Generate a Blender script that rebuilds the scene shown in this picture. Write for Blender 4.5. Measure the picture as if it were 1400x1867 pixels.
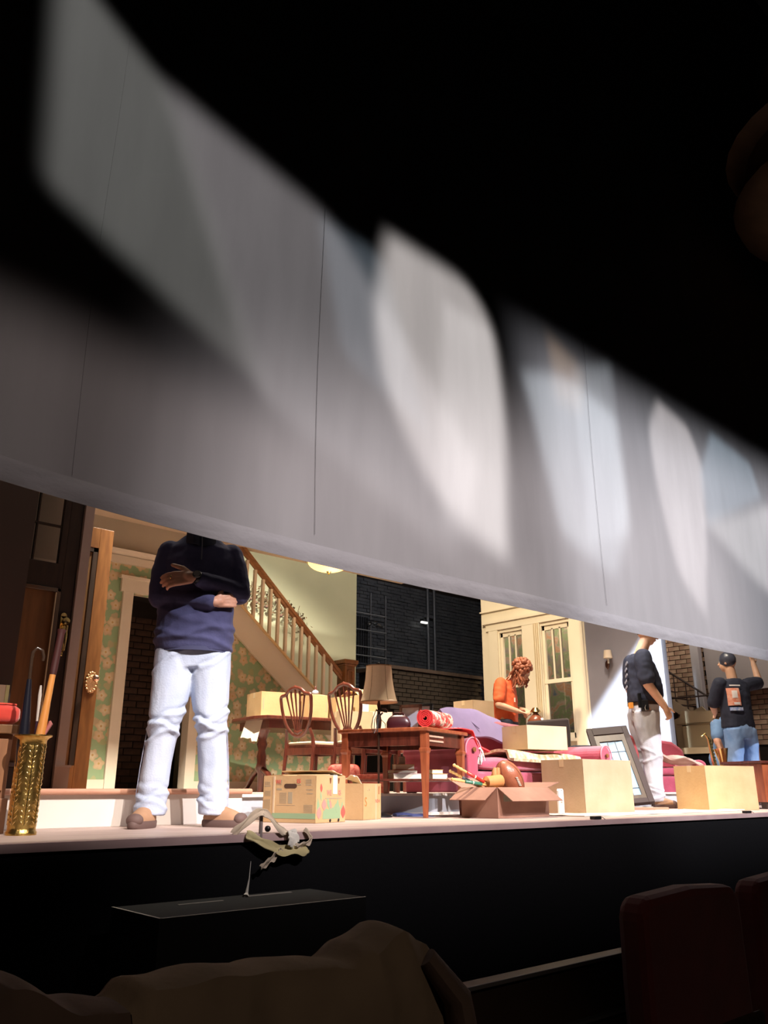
import bpy, bmesh, math, random
from mathutils import Vector, Matrix, noise
random.seed(7)
PI = math.pi
S = bpy.context.scene
C = S.collection
for o in list(bpy.data.objects): bpy.data.objects.remove(o)

# ---------------------------------------------------------------- camera
cam = bpy.data.cameras.new('camera'); co = bpy.data.objects.new('camera', cam); C.objects.link(co)
cam.sensor_fit = 'VERTICAL'; cam.sensor_height = 36.0; cam.sensor_width = 27.0
cam.lens = 28.92; cam.clip_start = .05; cam.clip_end = 200
co.location = (0, -3.15, .178)
co.rotation_euler = (math.radians(90 + 18.59), 0, math.radians(47.876 - 90))
S.camera = co

# ---------------------------------------------------------------- world, exposure, lights
w = bpy.data.worlds.new('world'); S.world = w; w.use_nodes = True
w.node_tree.nodes['Background'].inputs[0].default_value = (1, .8, .65, 1)
w.node_tree.nodes['Background'].inputs[1].default_value = .0006
S.view_settings.view_transform = 'Standard'; S.view_settings.look = 'None'
S.view_settings.exposure = 0; S.view_settings.gamma = 1; S.view_settings.use_curve_mapping = False
S.cycles.max_bounces = 6; S.cycles.diffuse_bounces = 3; S.cycles.glossy_bounces = 3
S.cycles.transparent_max_bounces = 8; S.cycles.caustics_reflective = False; S.cycles.caustics_refractive = False
S.cycles.sample_clamp_indirect = 3

def aim(o, tgt):
    d = Vector(tgt) - o.location
    o.rotation_euler = d.to_track_quat('-Z', 'Y').to_euler()

def profile_spot(name, loc, tgt, power, col, poly, soft, size=.05):
    """theatre profile spot: its shutters cut the beam to the convex polygon poly (world points)"""
    L = bpy.data.lights.new(name, 'SPOT'); o = bpy.data.objects.new(name, L); C.objects.link(o)
    o.location = loc; aim(o, tgt)
    L.energy = power; L.color = col; L.shadow_soft_size = size; L.spot_blend = .15
    mi = (Matrix.LocRotScale(o.location, o.rotation_euler, None)).inverted()
    uv = []
    for p in poly:
        q = mi @ Vector(p); uv.append((q.x / -q.z, q.y / -q.z))
    r = max(math.hypot(*a) for a in uv)
    L.spot_size = min(2 * math.atan(r) * 1.12 + .02, 3.0)
    dist = (Vector(tgt) - o.location).length
    sf = soft / dist
    L.use_nodes = True; nt = L.node_tree; N = nt.nodes; K = nt.links
    em = [n for n in N if n.type == 'EMISSION'][0]
    tc = N.new('ShaderNodeTexCoord'); sp = N.new('ShaderNodeSeparateXYZ'); K.new(tc.outputs['Normal'], sp.inputs[0])
    def m(op, a, b=None, c=None):
        n = N.new('ShaderNodeMath'); n.operation = op
        for i, v in enumerate((a, b, c)):
            if v is None: continue
            if isinstance(v, (int, float)): n.inputs[i].default_value = v
            else: K.new(v, n.inputs[i])
        return n.outputs[0]
    z = m('ABSOLUTE', sp.outputs[2])
    u = m('DIVIDE', sp.outputs[0], z); v = m('DIVIDE', sp.outputs[1], z)
    if GOBO_FLIP: u = m('MULTIPLY', u, -1.0); v = m('MULTIPLY', v, -1.0)
    ar = sum(uv[i][0] * uv[(i + 1) % len(uv)][1] - uv[(i + 1) % len(uv)][0] * uv[i][1] for i in range(len(uv)))
    if ar < 0: uv.reverse()
    tot = None
    for i in range(len(uv)):
        (x0, y0), (x1, y1) = uv[i], uv[(i + 1) % len(uv)]
        l = math.hypot(x1 - x0, y1 - y0)
        if l < 1e-6: continue
        nx, ny = -(y1 - y0) / l, (x1 - x0) / l
        c = -(nx * x0 + ny * y0)
        d = m('MULTIPLY_ADD', u, nx, c); d = m('MULTIPLY_ADD', v, ny, d)
        mr = N.new('ShaderNodeMapRange'); mr.interpolation_type = 'SMOOTHSTEP'
        K.new(d, mr.inputs[0]); mr.inputs[1].default_value = -sf * .5; mr.inputs[2].default_value = sf * .5
        tot = mr.outputs[0] if tot is None else m('MULTIPLY', tot, mr.outputs[0])
    K.new(tot, em.inputs['Strength'])
    return o
GOBO_FLIP = False
def cp(*pts): return [(x, .2, z) for x, z in pts]

FOH = [
 ('front_wash_left', (-1.5, -10, 9.5), (1.2, .2, 1.8), 2400, (1, .82, .77), cp((-2, 2.2), (1.2, 2.4), (2.5, 2.05), (4.4, 1.95), (4.4, -.12), (-2, -.12)), .42),
 ('front_low_wash_left', (.5, -10, 8.2), (2.0, .2, .6), 7600, (1, .88, .80), cp((-1.2, 1.16), (4.6, 1.16), (4.6, -.15), (-1.2, -.15)), .16),
 ('front_wash_centre', (3, -11, 8.5), (4, .2, 1.8), 10600, (1, .90, .90), cp((1.9, 2.2), (3.2, 2.6), (7.4, 2.6), (7.8, -.25), (1.8, -.25)), 1.3),
 ('front_wash_right', (8, -11, 8.5), (8, .2, 2), 9600, (.95, .94, 1), cp((4.5, 3.3), (13, 3.3), (13, -.3), (5.2, -.3)), .8),
 ('front_low_wash_right', (9.5, -11, 7.6), (6.5, .2, .6), 3600, (.96, .95, 1), cp((4.4, 1.2), (10.5, 1.2), (10.5, -.15), (4.4, -.15)), .2),
 ('profile_left_grey', (-2, -9, 8), (1.5, .2, 3), 2300, (.97, .97, .90), cp((.82, 4.2), (1.50, 3.72), (2.18, 2.2), (.93, 2.85)), .16),
 ('profile_second_grey', (0, -10, 8.5), (2.5, .2, 2.7), 3500, (1, .94, .94), cp((1.46, 3.76), (2.6, 3.48), (3.9, 2.2), (3.6, 1.5), (2.16, 2.15)), .2),
 ('profile_blue_sliver', (1, -10, 8.5), (2.9, .2, 3), 1900, (.70, .86, 1), cp((2.5, 3.46), (3.02, 3.42), (3.4, 2.3), (2.7, 2.6)), .14),
 ('profile_centre_round', (2, -11, 8.5), (3.6, .2, 2.6), 11500, (1, .93, .88), cp((3.06, 3.62), (3.82, 3.57), (4.07, 3.33), (4.17, 2.8), (4.13, 1.6), (3.5, 1.85), (3.05, 2.45), (2.93, 3.0)), .2),
 ('profile_centre_tall', (3, -11, 8.8), (3.9, .2, 2.6), 4600, (.98, .95, .93), cp((3.56, 3.33), (4.05, 3.3), (4.17, 2.7), (4.13, 1.6), (3.5, 1.7)), .16),
 ('profile_pale_blue', (4, -11, 8.5), (5, .2, 2.6), 7000, (.85, .94, 1), cp((4.3, 3.4), (4.98, 3.26), (5.64, 3.46), (5.68, 2.2), (5.4, 1.7), (4.75, 1.9)), .18),
 ('profile_pale_blue_narrow', (5, -11, 8.5), (5.2, .2, 2.6), 3600, (.85, .94, 1), cp((5.05, 3.36), (5.64, 3.6), (5.7, 2.1), (5.1, 1.9)), .16),
 ('profile_amber_tip', (5, -11, 8.5), (5, .2, 3.2), 3200, (1, .66, .38), cp((4.76, 3.52), (5.2, 3.40), (5.15, 3.0), (4.78, 3.0)), .2),
 ('profile_pink', (7, -11, 8.5), (6.7, .2, 2.7), 8200, (1, .93, .91), cp((6.38, 3.52), (6.9, 3.43), (7.1, 3.1), (7.0, 2.3), (6.8, 1.6), (6.4, 1.9), (6.2, 2.6), (6.18, 3.2)), .14),
 ('profile_blue_right', (8, -11, 8.5), (7.6, .2, 3), 4800, (.62, .84, 1), cp((7.38, 3.5), (8.2, 3.4), (8.34, 3.06), (7.07, 2.5), (7.04, 3.0)), .12),
 ('profile_white_right', (9, -11, 8.5), (8.2, .2, 2.5), 7600, (1, .98, .95), cp((7.03, 2.5), (8.6, 3.05), (9.4, 3.1), (9.3, 2.0), (8.2, 2.0)), .2),
]
for a in FOH: profile_spot(*a)

def area(name, loc, tgt, power, col, sx, sy, spread=PI):
    L = bpy.data.lights.new(name, 'AREA'); o = bpy.data.objects.new(name, L); C.objects.link(o)
    L.shape = 'RECTANGLE'; L.size = sx; L.size_y = sy; L.energy = power; L.color = col; L.spread = spread
    o.location = loc; aim(o, tgt); return o
def spot(name, loc, tgt, power, col, deg, blend=.5, size=.12):
    L = bpy.data.lights.new(name, 'SPOT'); o = bpy.data.objects.new(name, L); C.objects.link(o)
    L.energy = power; L.color = col; L.spot_size = math.radians(deg); L.spot_blend = blend; L.shadow_soft_size = size
    o.location = loc; aim(o, tgt); return o
# lamps on the bars above the stage, behind the curtain
spot('stage_bar_left', (3.0, 1.7, 5.2), (4.6, 4.8, .8), 3600, (1, .90, .74), 62)
spot('stage_bar_centre', (4.6, 1.5, 6.4), (5.4, 3.4, .3), 2300, (1, .84, .64), 72)
spot('stage_bar_right', (6.6, 1.0, 6.4), (7.6, 2.6, .5), 1700, (1, .86, .68), 62)
profile_spot('stage_bar_side', (4.2, 2.4, 5.4), (10, 4.6, 1.9), 1700, (1, .80, .5), [(10, 3.66, -.2), (10, 6.2, -.2), (10, 6.2, 3.6), (10, 3.66, 3.6)], .06)
_w = area('stage_work_light', (5.5, 2.6, 6.8), (5.5, 2.6001, 0), 300, (1, .88, .72), 7, 1.5); _w.rotation_euler = (0, 0, 0)
profile_spot('side_profile_cold', (5.6, .75, 3.2), (10, 2.9, 1.0), 5200, (.72, .88, 1),
             [(10, 3.66, 1.12), (10, 3.1, 1.72), (10, 2.43, 2.44), (10, 2.43, .2), (10, 3.66, .2)], .10)
spot('side_back_cold', (6.5, 1.9, 4.6), (7.55, 1.45, 1.25), 420, (.45, .62, 1), 22, .6)
spot('back_wall_lamp', (10.2, 6.6, 4.6), (12.3, 10, 3.0), 75, (.85, .9, 1), 80)
spot('backstage_lamp', (10.9, 1.2, 4.2), (12.6, 3.1, 1.3), 150, (1, .82, .7), 90)

spot('unseen_seat_fill', (-1.5, -9, 5.2), (1.1, -2.3, -.7), 150, (1, .80, .62), 22, .6)  # unseen fill added to brighten the coats and front seats

# ---------------------------------------------------------------- helpers
def M(name, col, col2=None, scale=8, rough=.6, metal=0, bump=0, bscale=40, stretch=(1, 1, 1), spec=.5, emit=None, detail=4, sheen=0, coat=0, fac=1.0):
    m = bpy.data.materials.new(name); m.use_nodes = True; nt = m.node_tree; N = nt.nodes; K = nt.links
    b = N['Principled BSDF']; b.inputs['Base Color'].default_value = (*col, 1); b.inputs['Roughness'].default_value = rough
    b.inputs['Metallic'].default_value = metal; b.inputs['Specular IOR Level'].default_value = spec
    if sheen: b.inputs['Sheen Weight'].default_value = sheen
    if coat: b.inputs['Coat Weight'].default_value = coat; b.inputs['Coat Roughness'].default_value = .15
    tc = N.new('ShaderNodeTexCoord'); mp = N.new('ShaderNodeMapping'); mp.inputs['Scale'].default_value = stretch
    K.new(tc.outputs['Object'], mp.inputs[0])
    if col2:
        n = N.new('ShaderNodeTexNoise'); n.inputs['Scale'].default_value = scale; n.inputs['Detail'].default_value = detail
        K.new(mp.outputs[0], n.inputs[0])
        r = N.new('ShaderNodeValToRGB'); r.color_ramp.elements[0].position = .35; r.color_ramp.elements[1].position = .68
        r.color_ramp.elements[0].color = (*col, 1); r.color_ramp.elements[1].color = (*col2, 1)
        K.new(n.outputs[0], r.inputs[0]); K.new(r.outputs[0], b.inputs['Base Color'])
    if bump:
        n = N.new('ShaderNodeTexNoise'); n.inputs['Scale'].default_value = bscale; n.inputs['Detail'].default_value = 5
        K.new(mp.outputs[0], n.inputs[0])
        bu = N.new('ShaderNodeBump'); bu.inputs['Strength'].default_value = bump; bu.inputs['Distance'].default_value = .01
        K.new(n.outputs[0], bu.inputs['Height']); K.new(bu.outputs[0], b.inputs['Normal'])
    if emit: b.inputs['Emission Color'].default_value = (*emit[0], 1); b.inputs['Emission Strength'].default_value = emit[1]
    return m

class MB:
    def __init__(s): s.v = []; s.f = []
    def add(s, vs, fs):
        k = len(s.v); s.v += [tuple(v) for v in vs]; s.f += [tuple(i + k for i in f) for f in fs]; return s
    def box(s, c, d, rz=0, rx=0, ry=0):
        R = Matrix.Rotation(rz, 3, 'Z') @ Matrix.Rotation(ry, 3, 'Y') @ Matrix.Rotation(rx, 3, 'X')
        vs = [Vector(c) + R @ Vector((sx * d[0] / 2, sy * d[1] / 2, sz * d[2] / 2)) for sz in (-1, 1) for sx, sy in ((-1, -1), (1, -1), (1, 1), (-1, 1))]
        return s.add(vs, [(3, 2, 1, 0), (4, 5, 6, 7), (0, 1, 5, 4), (1, 2, 6, 5), (2, 3, 7, 6), (3, 0, 4, 7)])
    def bar(s, a, b, w, h, up=(0, 0, 1)):
        a = Vector(a); b = Vector(b); d = (b - a).normalized(); u = Vector(up)
        x = d.cross(u)
        if x.length < 1e-4: x = d.cross(Vector((1, 0, 0)))
        x.normalize(); u = x.cross(d)
        vs = [p + x * sx * w / 2 + u * su * h / 2 for p in (a, b) for sx, su in ((-1, -1), (1, -1), (1, 1), (-1, 1))]
        return s.add(vs, [(0, 1, 2, 3), (7, 6, 5, 4), (1, 0, 4, 5), (2, 1, 5, 6), (3, 2, 6, 7), (0, 3, 7, 4)])
    def rings(s, rs, cap=True, closed=False):
        n = len(rs[0]); vs = [p for r in rs for p in r]; fs = []
        m = len(rs)
        for i in range(m if closed else m - 1):
            a, b = i * n, ((i + 1) % m) * n
            fs += [(a + j, a + (j + 1) % n, b + (j + 1) % n, b + j) for j in range(n)]
        if cap and not closed: fs += [tuple(range(n))[::-1], tuple(range((m - 1) * n, m * n))]
        return s.add(vs, fs)
    def tube(s, pts, r, n=10, cap=True, closed=False, flat=1.0, up=(0, 0, 1)):
        pts = [Vector(p) for p in pts]; rs = []; m = len(pts); px = None
        rr = r if isinstance(r, (list, tuple)) else [r] * m
        for i, p in enumerate(pts):
            if closed: t = pts[(i + 1) % m] - pts[i - 1]
            else: t = pts[min(i + 1, m - 1)] - pts[max(i - 1, 0)]
            t.normalize()
            if px is None:
                px = t.cross(Vector(up))
                if px.length < .05: px = t.cross(Vector((1, 0, 0)))
            px = (px - t * px.dot(t)).normalized(); y = t.cross(px)
            rs.append([p + px * math.cos(a) * rr[i] + y * math.sin(a) * rr[i] * flat for a in (2 * PI * k / n for k in range(n))])
        return s.rings(rs, cap, closed)
    def lathe(s, prof, n=24, c=(0, 0, 0), ax=None, cap=True, sq=1):
        Q = Vector((0, 0, 1)).rotation_difference(Vector(ax)).to_matrix() if ax else Matrix.Identity(3)
        rs = [[Vector(c) + Q @ Vector((math.cos(a) * r, math.sin(a) * r * sq, z)) for a in (2 * PI * k / n for k in range(n))] for r, z in prof]
        return s.rings(rs, cap)
    def prism(s, poly, h, fr=None):
        """poly in the xz-plane extruded by h along y (fr: 4x4 frame)"""
        n = len(poly); vs = [Vector((x, 0, z)) for x, z in poly] + [Vector((x, h, z)) for x, z in poly]
        if fr is not None: vs = [fr @ v for v in vs]
        return s.add(vs, [tuple(range(n)), tuple(range(2 * n - 1, n - 1, -1))] + [((i + 1) % n, i, n + i, n + (i + 1) % n) for i in range(n)])
    def ball(s, c, r, n=12, sx=1, sy=1, sz=1, rot=None):
        prof = [(max(r * math.sin(PI * k / n), 1e-4), -r * math.cos(PI * k / n)) for k in range(n + 1)]
        R = rot if rot is not None else Matrix.Identity(3)
        rs = [[Vector(c) + R @ Vector((math.cos(a) * q * sx, math.sin(a) * q * sy, z * sz)) for a in (2 * PI * k / (n + 4) for k in range(n + 4))] for q, z in prof]
        return s.rings(rs)
    def sheet(s, fn, nu, nv, th=.004):
        """surface fn(u,v) with thickness"""
        P = [[Vector(fn(i / nu, j / nv)) for j in range(nv + 1)] for i in range(nu + 1)]
        Q = [[None] * (nv + 1) for _ in range(nu + 1)]
        for i in range(nu + 1):
            for j in range(nv + 1):
                du = P[min(i + 1, nu)][j] - P[max(i - 1, 0)][j]; dv = P[i][min(j + 1, nv)] - P[i][max(j - 1, 0)]
                nn = du.cross(dv); nn = nn.normalized() if nn.length > 1e-9 else Vector((0, 0, 1))
                Q[i][j] = P[i][j] - nn * th
        W = nv + 1; k = (nu + 1) * W
        vs = [p for r in P for p in r] + [p for r in Q for p in r]; fs = []
        for i in range(nu):
            for j in range(nv):
                a = i * W + j; fs.append((a, a + W, a + W + 1, a + 1)); fs.append((k + a, k + a + 1, k + a + W + 1, k + a + W))
        for i in range(nu):
            a = i * W; fs.append((a, k + a, k + a + W, a + W)); a = i * W + nv; fs.append((a, a + W, k + a + W, k + a))
        for j in range(nv):
            a = j; fs.append((a, a + 1, k + a + 1, k + a)); a = nu * W + j; fs.append((a, k + a, k + a + 1, a + 1))
        return s.add(vs, fs)
    def build(s, name, mat, parent=None, smooth=False, bevel=0, label=None, loc=None, rot=None, kind=None):
        me = bpy.data.meshes.new(name); me.from_pydata(s.v, [], s.f)
        if smooth:
            me.polygons.foreach_set('use_smooth', [True] * len(me.polygons))
        me.materials.append(mat)
        o = bpy.data.objects.new(name, me); C.objects.link(o)
        if parent: o.parent = parent
        if loc: o.location = loc
        if rot: o.rotation_euler = rot
        if bevel:
            b = o.modifiers.new('bevel', 'BEVEL'); b.width = bevel; b.segments = 2; b.limit_method = 'ANGLE'; b.angle_limit = .6
        if smooth == 'auto' or smooth is True:
            try: me.set_sharp_from_angle(angle=.9)
            except Exception: pass
        if label: o['label'] = label
        if kind: o['kind'] = kind
        return o

def thing(name, label, cat, loc=(0, 0, 0), rz=0, group=None):
    o = bpy.data.objects.new(name, None); C.objects.link(o); o.empty_display_size = .05
    o.location = loc; o.rotation_euler = (0, 0, rz); o['label'] = label; o['category'] = cat
    if group: o['group'] = group
    return o
def tag(o, label, cat, group=None):
    o['label'] = label; o['category'] = cat
    if group: o['group'] = group
    return o
def struct(o): o['kind'] = 'structure'; return o
def dup(o, parent=None):
    c = o.copy(); C.objects.link(c)
    if parent: c.parent = parent
    for ch in list(o.children): dup(ch, c)
    return c
def text(name, body, size, mat, parent, loc, rot, ex=.0006, sx=1):
    cu = bpy.data.curves.new(name, 'FONT'); cu.body = body; cu.size = size; cu.extrude = ex; cu.align_x = 'CENTER'; cu.align_y = 'CENTER'
    t_ = bpy.data.objects.new(name, cu); C.objects.link(t_); bpy.context.view_layer.update()
    me = bpy.data.meshes.new_from_object(t_.evaluated_get(bpy.context.evaluated_depsgraph_get())); bpy.data.objects.remove(t_); me.materials.clear(); me.materials.append(mat)
    o = bpy.data.objects.new(name, me); C.objects.link(o); o.parent = parent; o.location = loc; o.rotation_euler = rot; o.scale = (sx, 1, 1)
    return o
def lerp(a, b, t): return a + (b - a) * t
def ss(a, b, x):
    t = max(0, min(1, (x - a) / (b - a))); return t * t * (3 - 2 * t)
def tz(x, y, z=0): return Vector((x, y, z))

# ---------------------------------------------------------------- materials
mCurtain = M('grey_scrim_cloth', (.205, .20, .205), (.23, .225, .23), 3, .9, bump=.4, bscale=5, stretch=(1.6, 1, .3))
mStage = M('painted_stage_floor', (.46, .35, .31), (.57, .45, .40), 2.5, .55, stretch=(1, 3, 1))
mBlack = M('black_paint', (.0035, .0035, .0045), rough=.9, bump=.2, spec=.15)
mBlackGloss = M('black_satin', (.01, .01, .012), rough=.35)
mCream = M('cream_painted_wood', (.78, .70, .57), (.82, .74, .61), 3, .5)
mWhite = M('white_painted_wood', (.72, .67, .60), (.77, .72, .66), 3, .5)
mPlaster = M('cream_plaster', (.46, .41, .32), (.52, .46, .37), 2, .8)
mGreenPlain = M('sage_green_wall', (.40, .42, .30), (.44, .46, .33), 2, .8)
mMauve = M('mauve_wall', (.27, .255, .29), (.31, .29, .33), 2, .8)
mOak = M('orange_oak', (.16, .062, .018), (.24, .10, .03), 6, .4, stretch=(6, 6, .8), coat=.2)
mOakDark = M('oak_rail', (.22, .095, .035), (.32, .14, .05), 6, .4, stretch=(1, 6, 6), coat=.2)
mDarkWood = M('dark_walnut', (.022, .011, .007), (.042, .021, .012), 6, .45, stretch=(6, 6, .8))
mPanelWood = M('brown_door_panel', (.17, .080, .030), (.25, .12, .046), 5, .5, stretch=(4, 4, .6))
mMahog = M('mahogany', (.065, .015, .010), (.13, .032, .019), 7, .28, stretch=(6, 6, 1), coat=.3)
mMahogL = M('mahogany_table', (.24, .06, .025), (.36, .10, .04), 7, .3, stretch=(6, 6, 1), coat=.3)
mCard = M('cardboard', (.42, .30, .18), (.48, .345, .22), 5, .8, bump=.08, bscale=60)
mCardPale = M('pale_cardboard', (.55, .42, .27), (.61, .47, .31), 5, .8)
mCardYel = M('yellow_cardboard', (.50, .325, .155), (.56, .375, .19), 6, .75, bump=.1, bscale=50)
mCardRed = M('brown_cardboard', (.27, .135, .095), (.34, .18, .125), 6, .8)
mCardIn = M('carton_inside', (.30, .17, .08), rough=.9)
mTape = M('white_tape', (.80, .76, .68), rough=.4)
mRedInk = M('red_ink', (.62, .10, .08), rough=.6); mGreenInk = M('green_ink', (.26, .38, .22), rough=.6); mGreyInk = M('grey_ink', (.36, .30, .20), rough=.6)
mPinkInk = M('pink_ink', (.75, .25, .22), rough=.6)
mBrass = M('brass', (.66, .44, .13), rough=.3, metal=1, bump=.35, bscale=45)
mBrassS = M('polished_brass', (.80, .60, .25), rough=.2, metal=1)
mIron = M('black_iron', (.02, .02, .022), rough=.4, metal=.5)
mGlass = bpy.data.materials.new('window_glass'); mGlass.use_nodes = True
_b = mGlass.node_tree.nodes['Principled BSDF']; _b.inputs['Transmission Weight'].default_value = 1; _b.inputs['Roughness'].default_value = .02; _b.inputs['IOR'].default_value = 1.02
mPink = M('raspberry_velvet', (.33, .035, .075), (.42, .055, .11), 10, .75, sheen=.6, bump=.15, bscale=80)
mPinkShade = M('raspberry_velvet_shaded', (.32, .034, .072), (.39, .05, .10), 10, .75, sheen=.5)  # same velvet, slightly darker: shade put into the colour of left arm and back
mLilac = M('lilac_cloth', (.22, .17, .38), (.27, .21, .45), 6, .8, sheen=.2)
mRed = M('red_velvet', (.60, .035, .02), (.72, .06, .035), 12, .8, sheen=.5)
mSkin = M('skin', (.60, .31, .21), (.66, .36, .25), 14, .5)
mSkin2 = M('lighter_skin', (.62, .36, .24), (.68, .41, .28), 14, .5)
mNavy = M('navy_fleece', (.014, .020, .045), (.020, .028, .060), 20, .9, sheen=.25, bump=.15, bscale=90)
mNavyL = M('slate_blue_fleece', (.046, .049, .125), (.058, .062, .15), 20, .9, sheen=.04, bump=.15, bscale=90)
mJean = M('faded_denim', (.44, .52, .68), (.56, .63, .76), 5, .85, bump=.2, bscale=120)
mJeanB = M('blue_denim', (.12, .24, .50), (.24, .37, .62), 4, .85, bump=.2, bscale=120)
mJeanG = M('grey_denim', (.38, .38, .42), (.46, .46, .50), 5, .85, bump=.2, bscale=120)
mTeeB = M('black_tee', (.010, .013, .03), (.016, .02, .042), 14, .85)
mTeeO = M('orange_tee', (.62, .09, .025), (.70, .13, .04), 8, .8)
mTeeBlue = M('light_blue_tee', (.16, .28, .50), rough=.8)
mHairD = M('dark_hair', (.012, .010, .012), rough=.5, bump=.8, bscale=90, stretch=(1, 1, .3))
mHairR = M('auburn_curls', (.20, .055, .025), (.34, .12, .06), 30, .55)
mShoe = M('tan_suede', (.36, .20, .11), (.46, .27, .16), 12, .85)
mSole = M('grey_brown_rubber', (.13, .08, .07), rough=.7)
mShade = M('linen_lampshade', (.80, .62, .43), (.84, .67, .48), 30, .85, stretch=(8, 8, 1))
mPaper = M('paper', (.80, .74, .62), rough=.8)
mStripe = M('muslin_cloth', (.50, .40, .30), (.62, .52, .40), 8, .9, bump=.3, bscale=25)
mCoat = M('beige_canvas_coat', (.30, .21, .14), (.38, .27, .18), 7, .95, bump=.5, bscale=18)
mCoatD = M('brown_coat', (.16, .10, .075), (.20, .13, .10), 7, .95, bump=.5, bscale=18)
mSeatRed = M('dark_red_plush', (.10, .010, .009), (.13, .013, .011), 14, .9, sheen=.3)
mSilver = M('silver_trim', (.55, .55, .55), rough=.3, metal=1)
# ================================================================ SETTING
def cbox(x0, x1, y0, y1, z0, z1): return MB().box(((x0 + x1) / 2, (y0 + y1) / 2, (z0 + z1) / 2), (x1 - x0, y1 - y0, z1 - z0))
def addbox(m, x0, x1, y0, y1, z0, z1): return m.box(((x0 + x1) / 2, (y0 + y1) / 2, (z0 + z1) / 2), (x1 - x0, y1 - y0, z1 - z0))

# stage floor with the slightly forward left apron
m = MB(); m.prism([(-3, 0), (16, 0), (16, -.03), (-3, -.03)], 13.2)
fl = struct(m.build('floor', mStage, loc=(0, -.02, 0)))
struct(cbox(-3, 16, -.06, 0, -1.35, -.031).build('stage_front', mBlack))
struct(cbox(-3, 16, -.075, -.02, -.03, -.0005).build('trim_1', M('stage_nosing', (.42, .28, .28), (.5, .36, .35), 4, .6)))
struct(cbox(-3, 16, -6, -.06, -1.4, -1.35).build('floor_auditorium', M('dark_carpet', (.02, .015, .014), rough=.95)))
# porch platform with wooden nosing, and the lower room platform behind it
p = struct(cbox(-1, 2.67, .98, 3.3, 0, .150).build('floor_porch_platform', mWhite, bevel=.002))
mNose = M('pink_oak_nosing', (.50, .25, .16), (.58, .31, .20), 8, .45, stretch=(1, 8, 8))
n = MB(); n.tube([(-1, .955, .164), (2.71, .955, .164)], .0145, 12); addbox(n, -1, 2.71, .955, 3.3, .15, .178)
n.build('nosing', mNose, p, smooth=True)
mGreyRiser = M('grey_blue_riser', (.40, .42, .46), (.46, .48, .53), 3, .7)
p2 = struct(cbox(2.67, 9.99, 1.3, 5.95, 0, .13).build('floor_room_platform', mGreyRiser))
addbox(MB(), 2.67, 9.99, 1.27, 1.33, .13, .145).build('nosing', mWhite, p2)
addbox(MB(), 2.67, 9.99, 1.33, 5.95, .13, .145).build('boards', mStage, p2)
addbox(MB(), 2.67, 9.99, 1.285, 1.299, 0, .018).build('quarter_round', mWhite, p2)
p3 = struct(cbox(-1, 2.67, 3.3, 5.95, 0, .145).build('floor_hall_platform', mStage))

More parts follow.
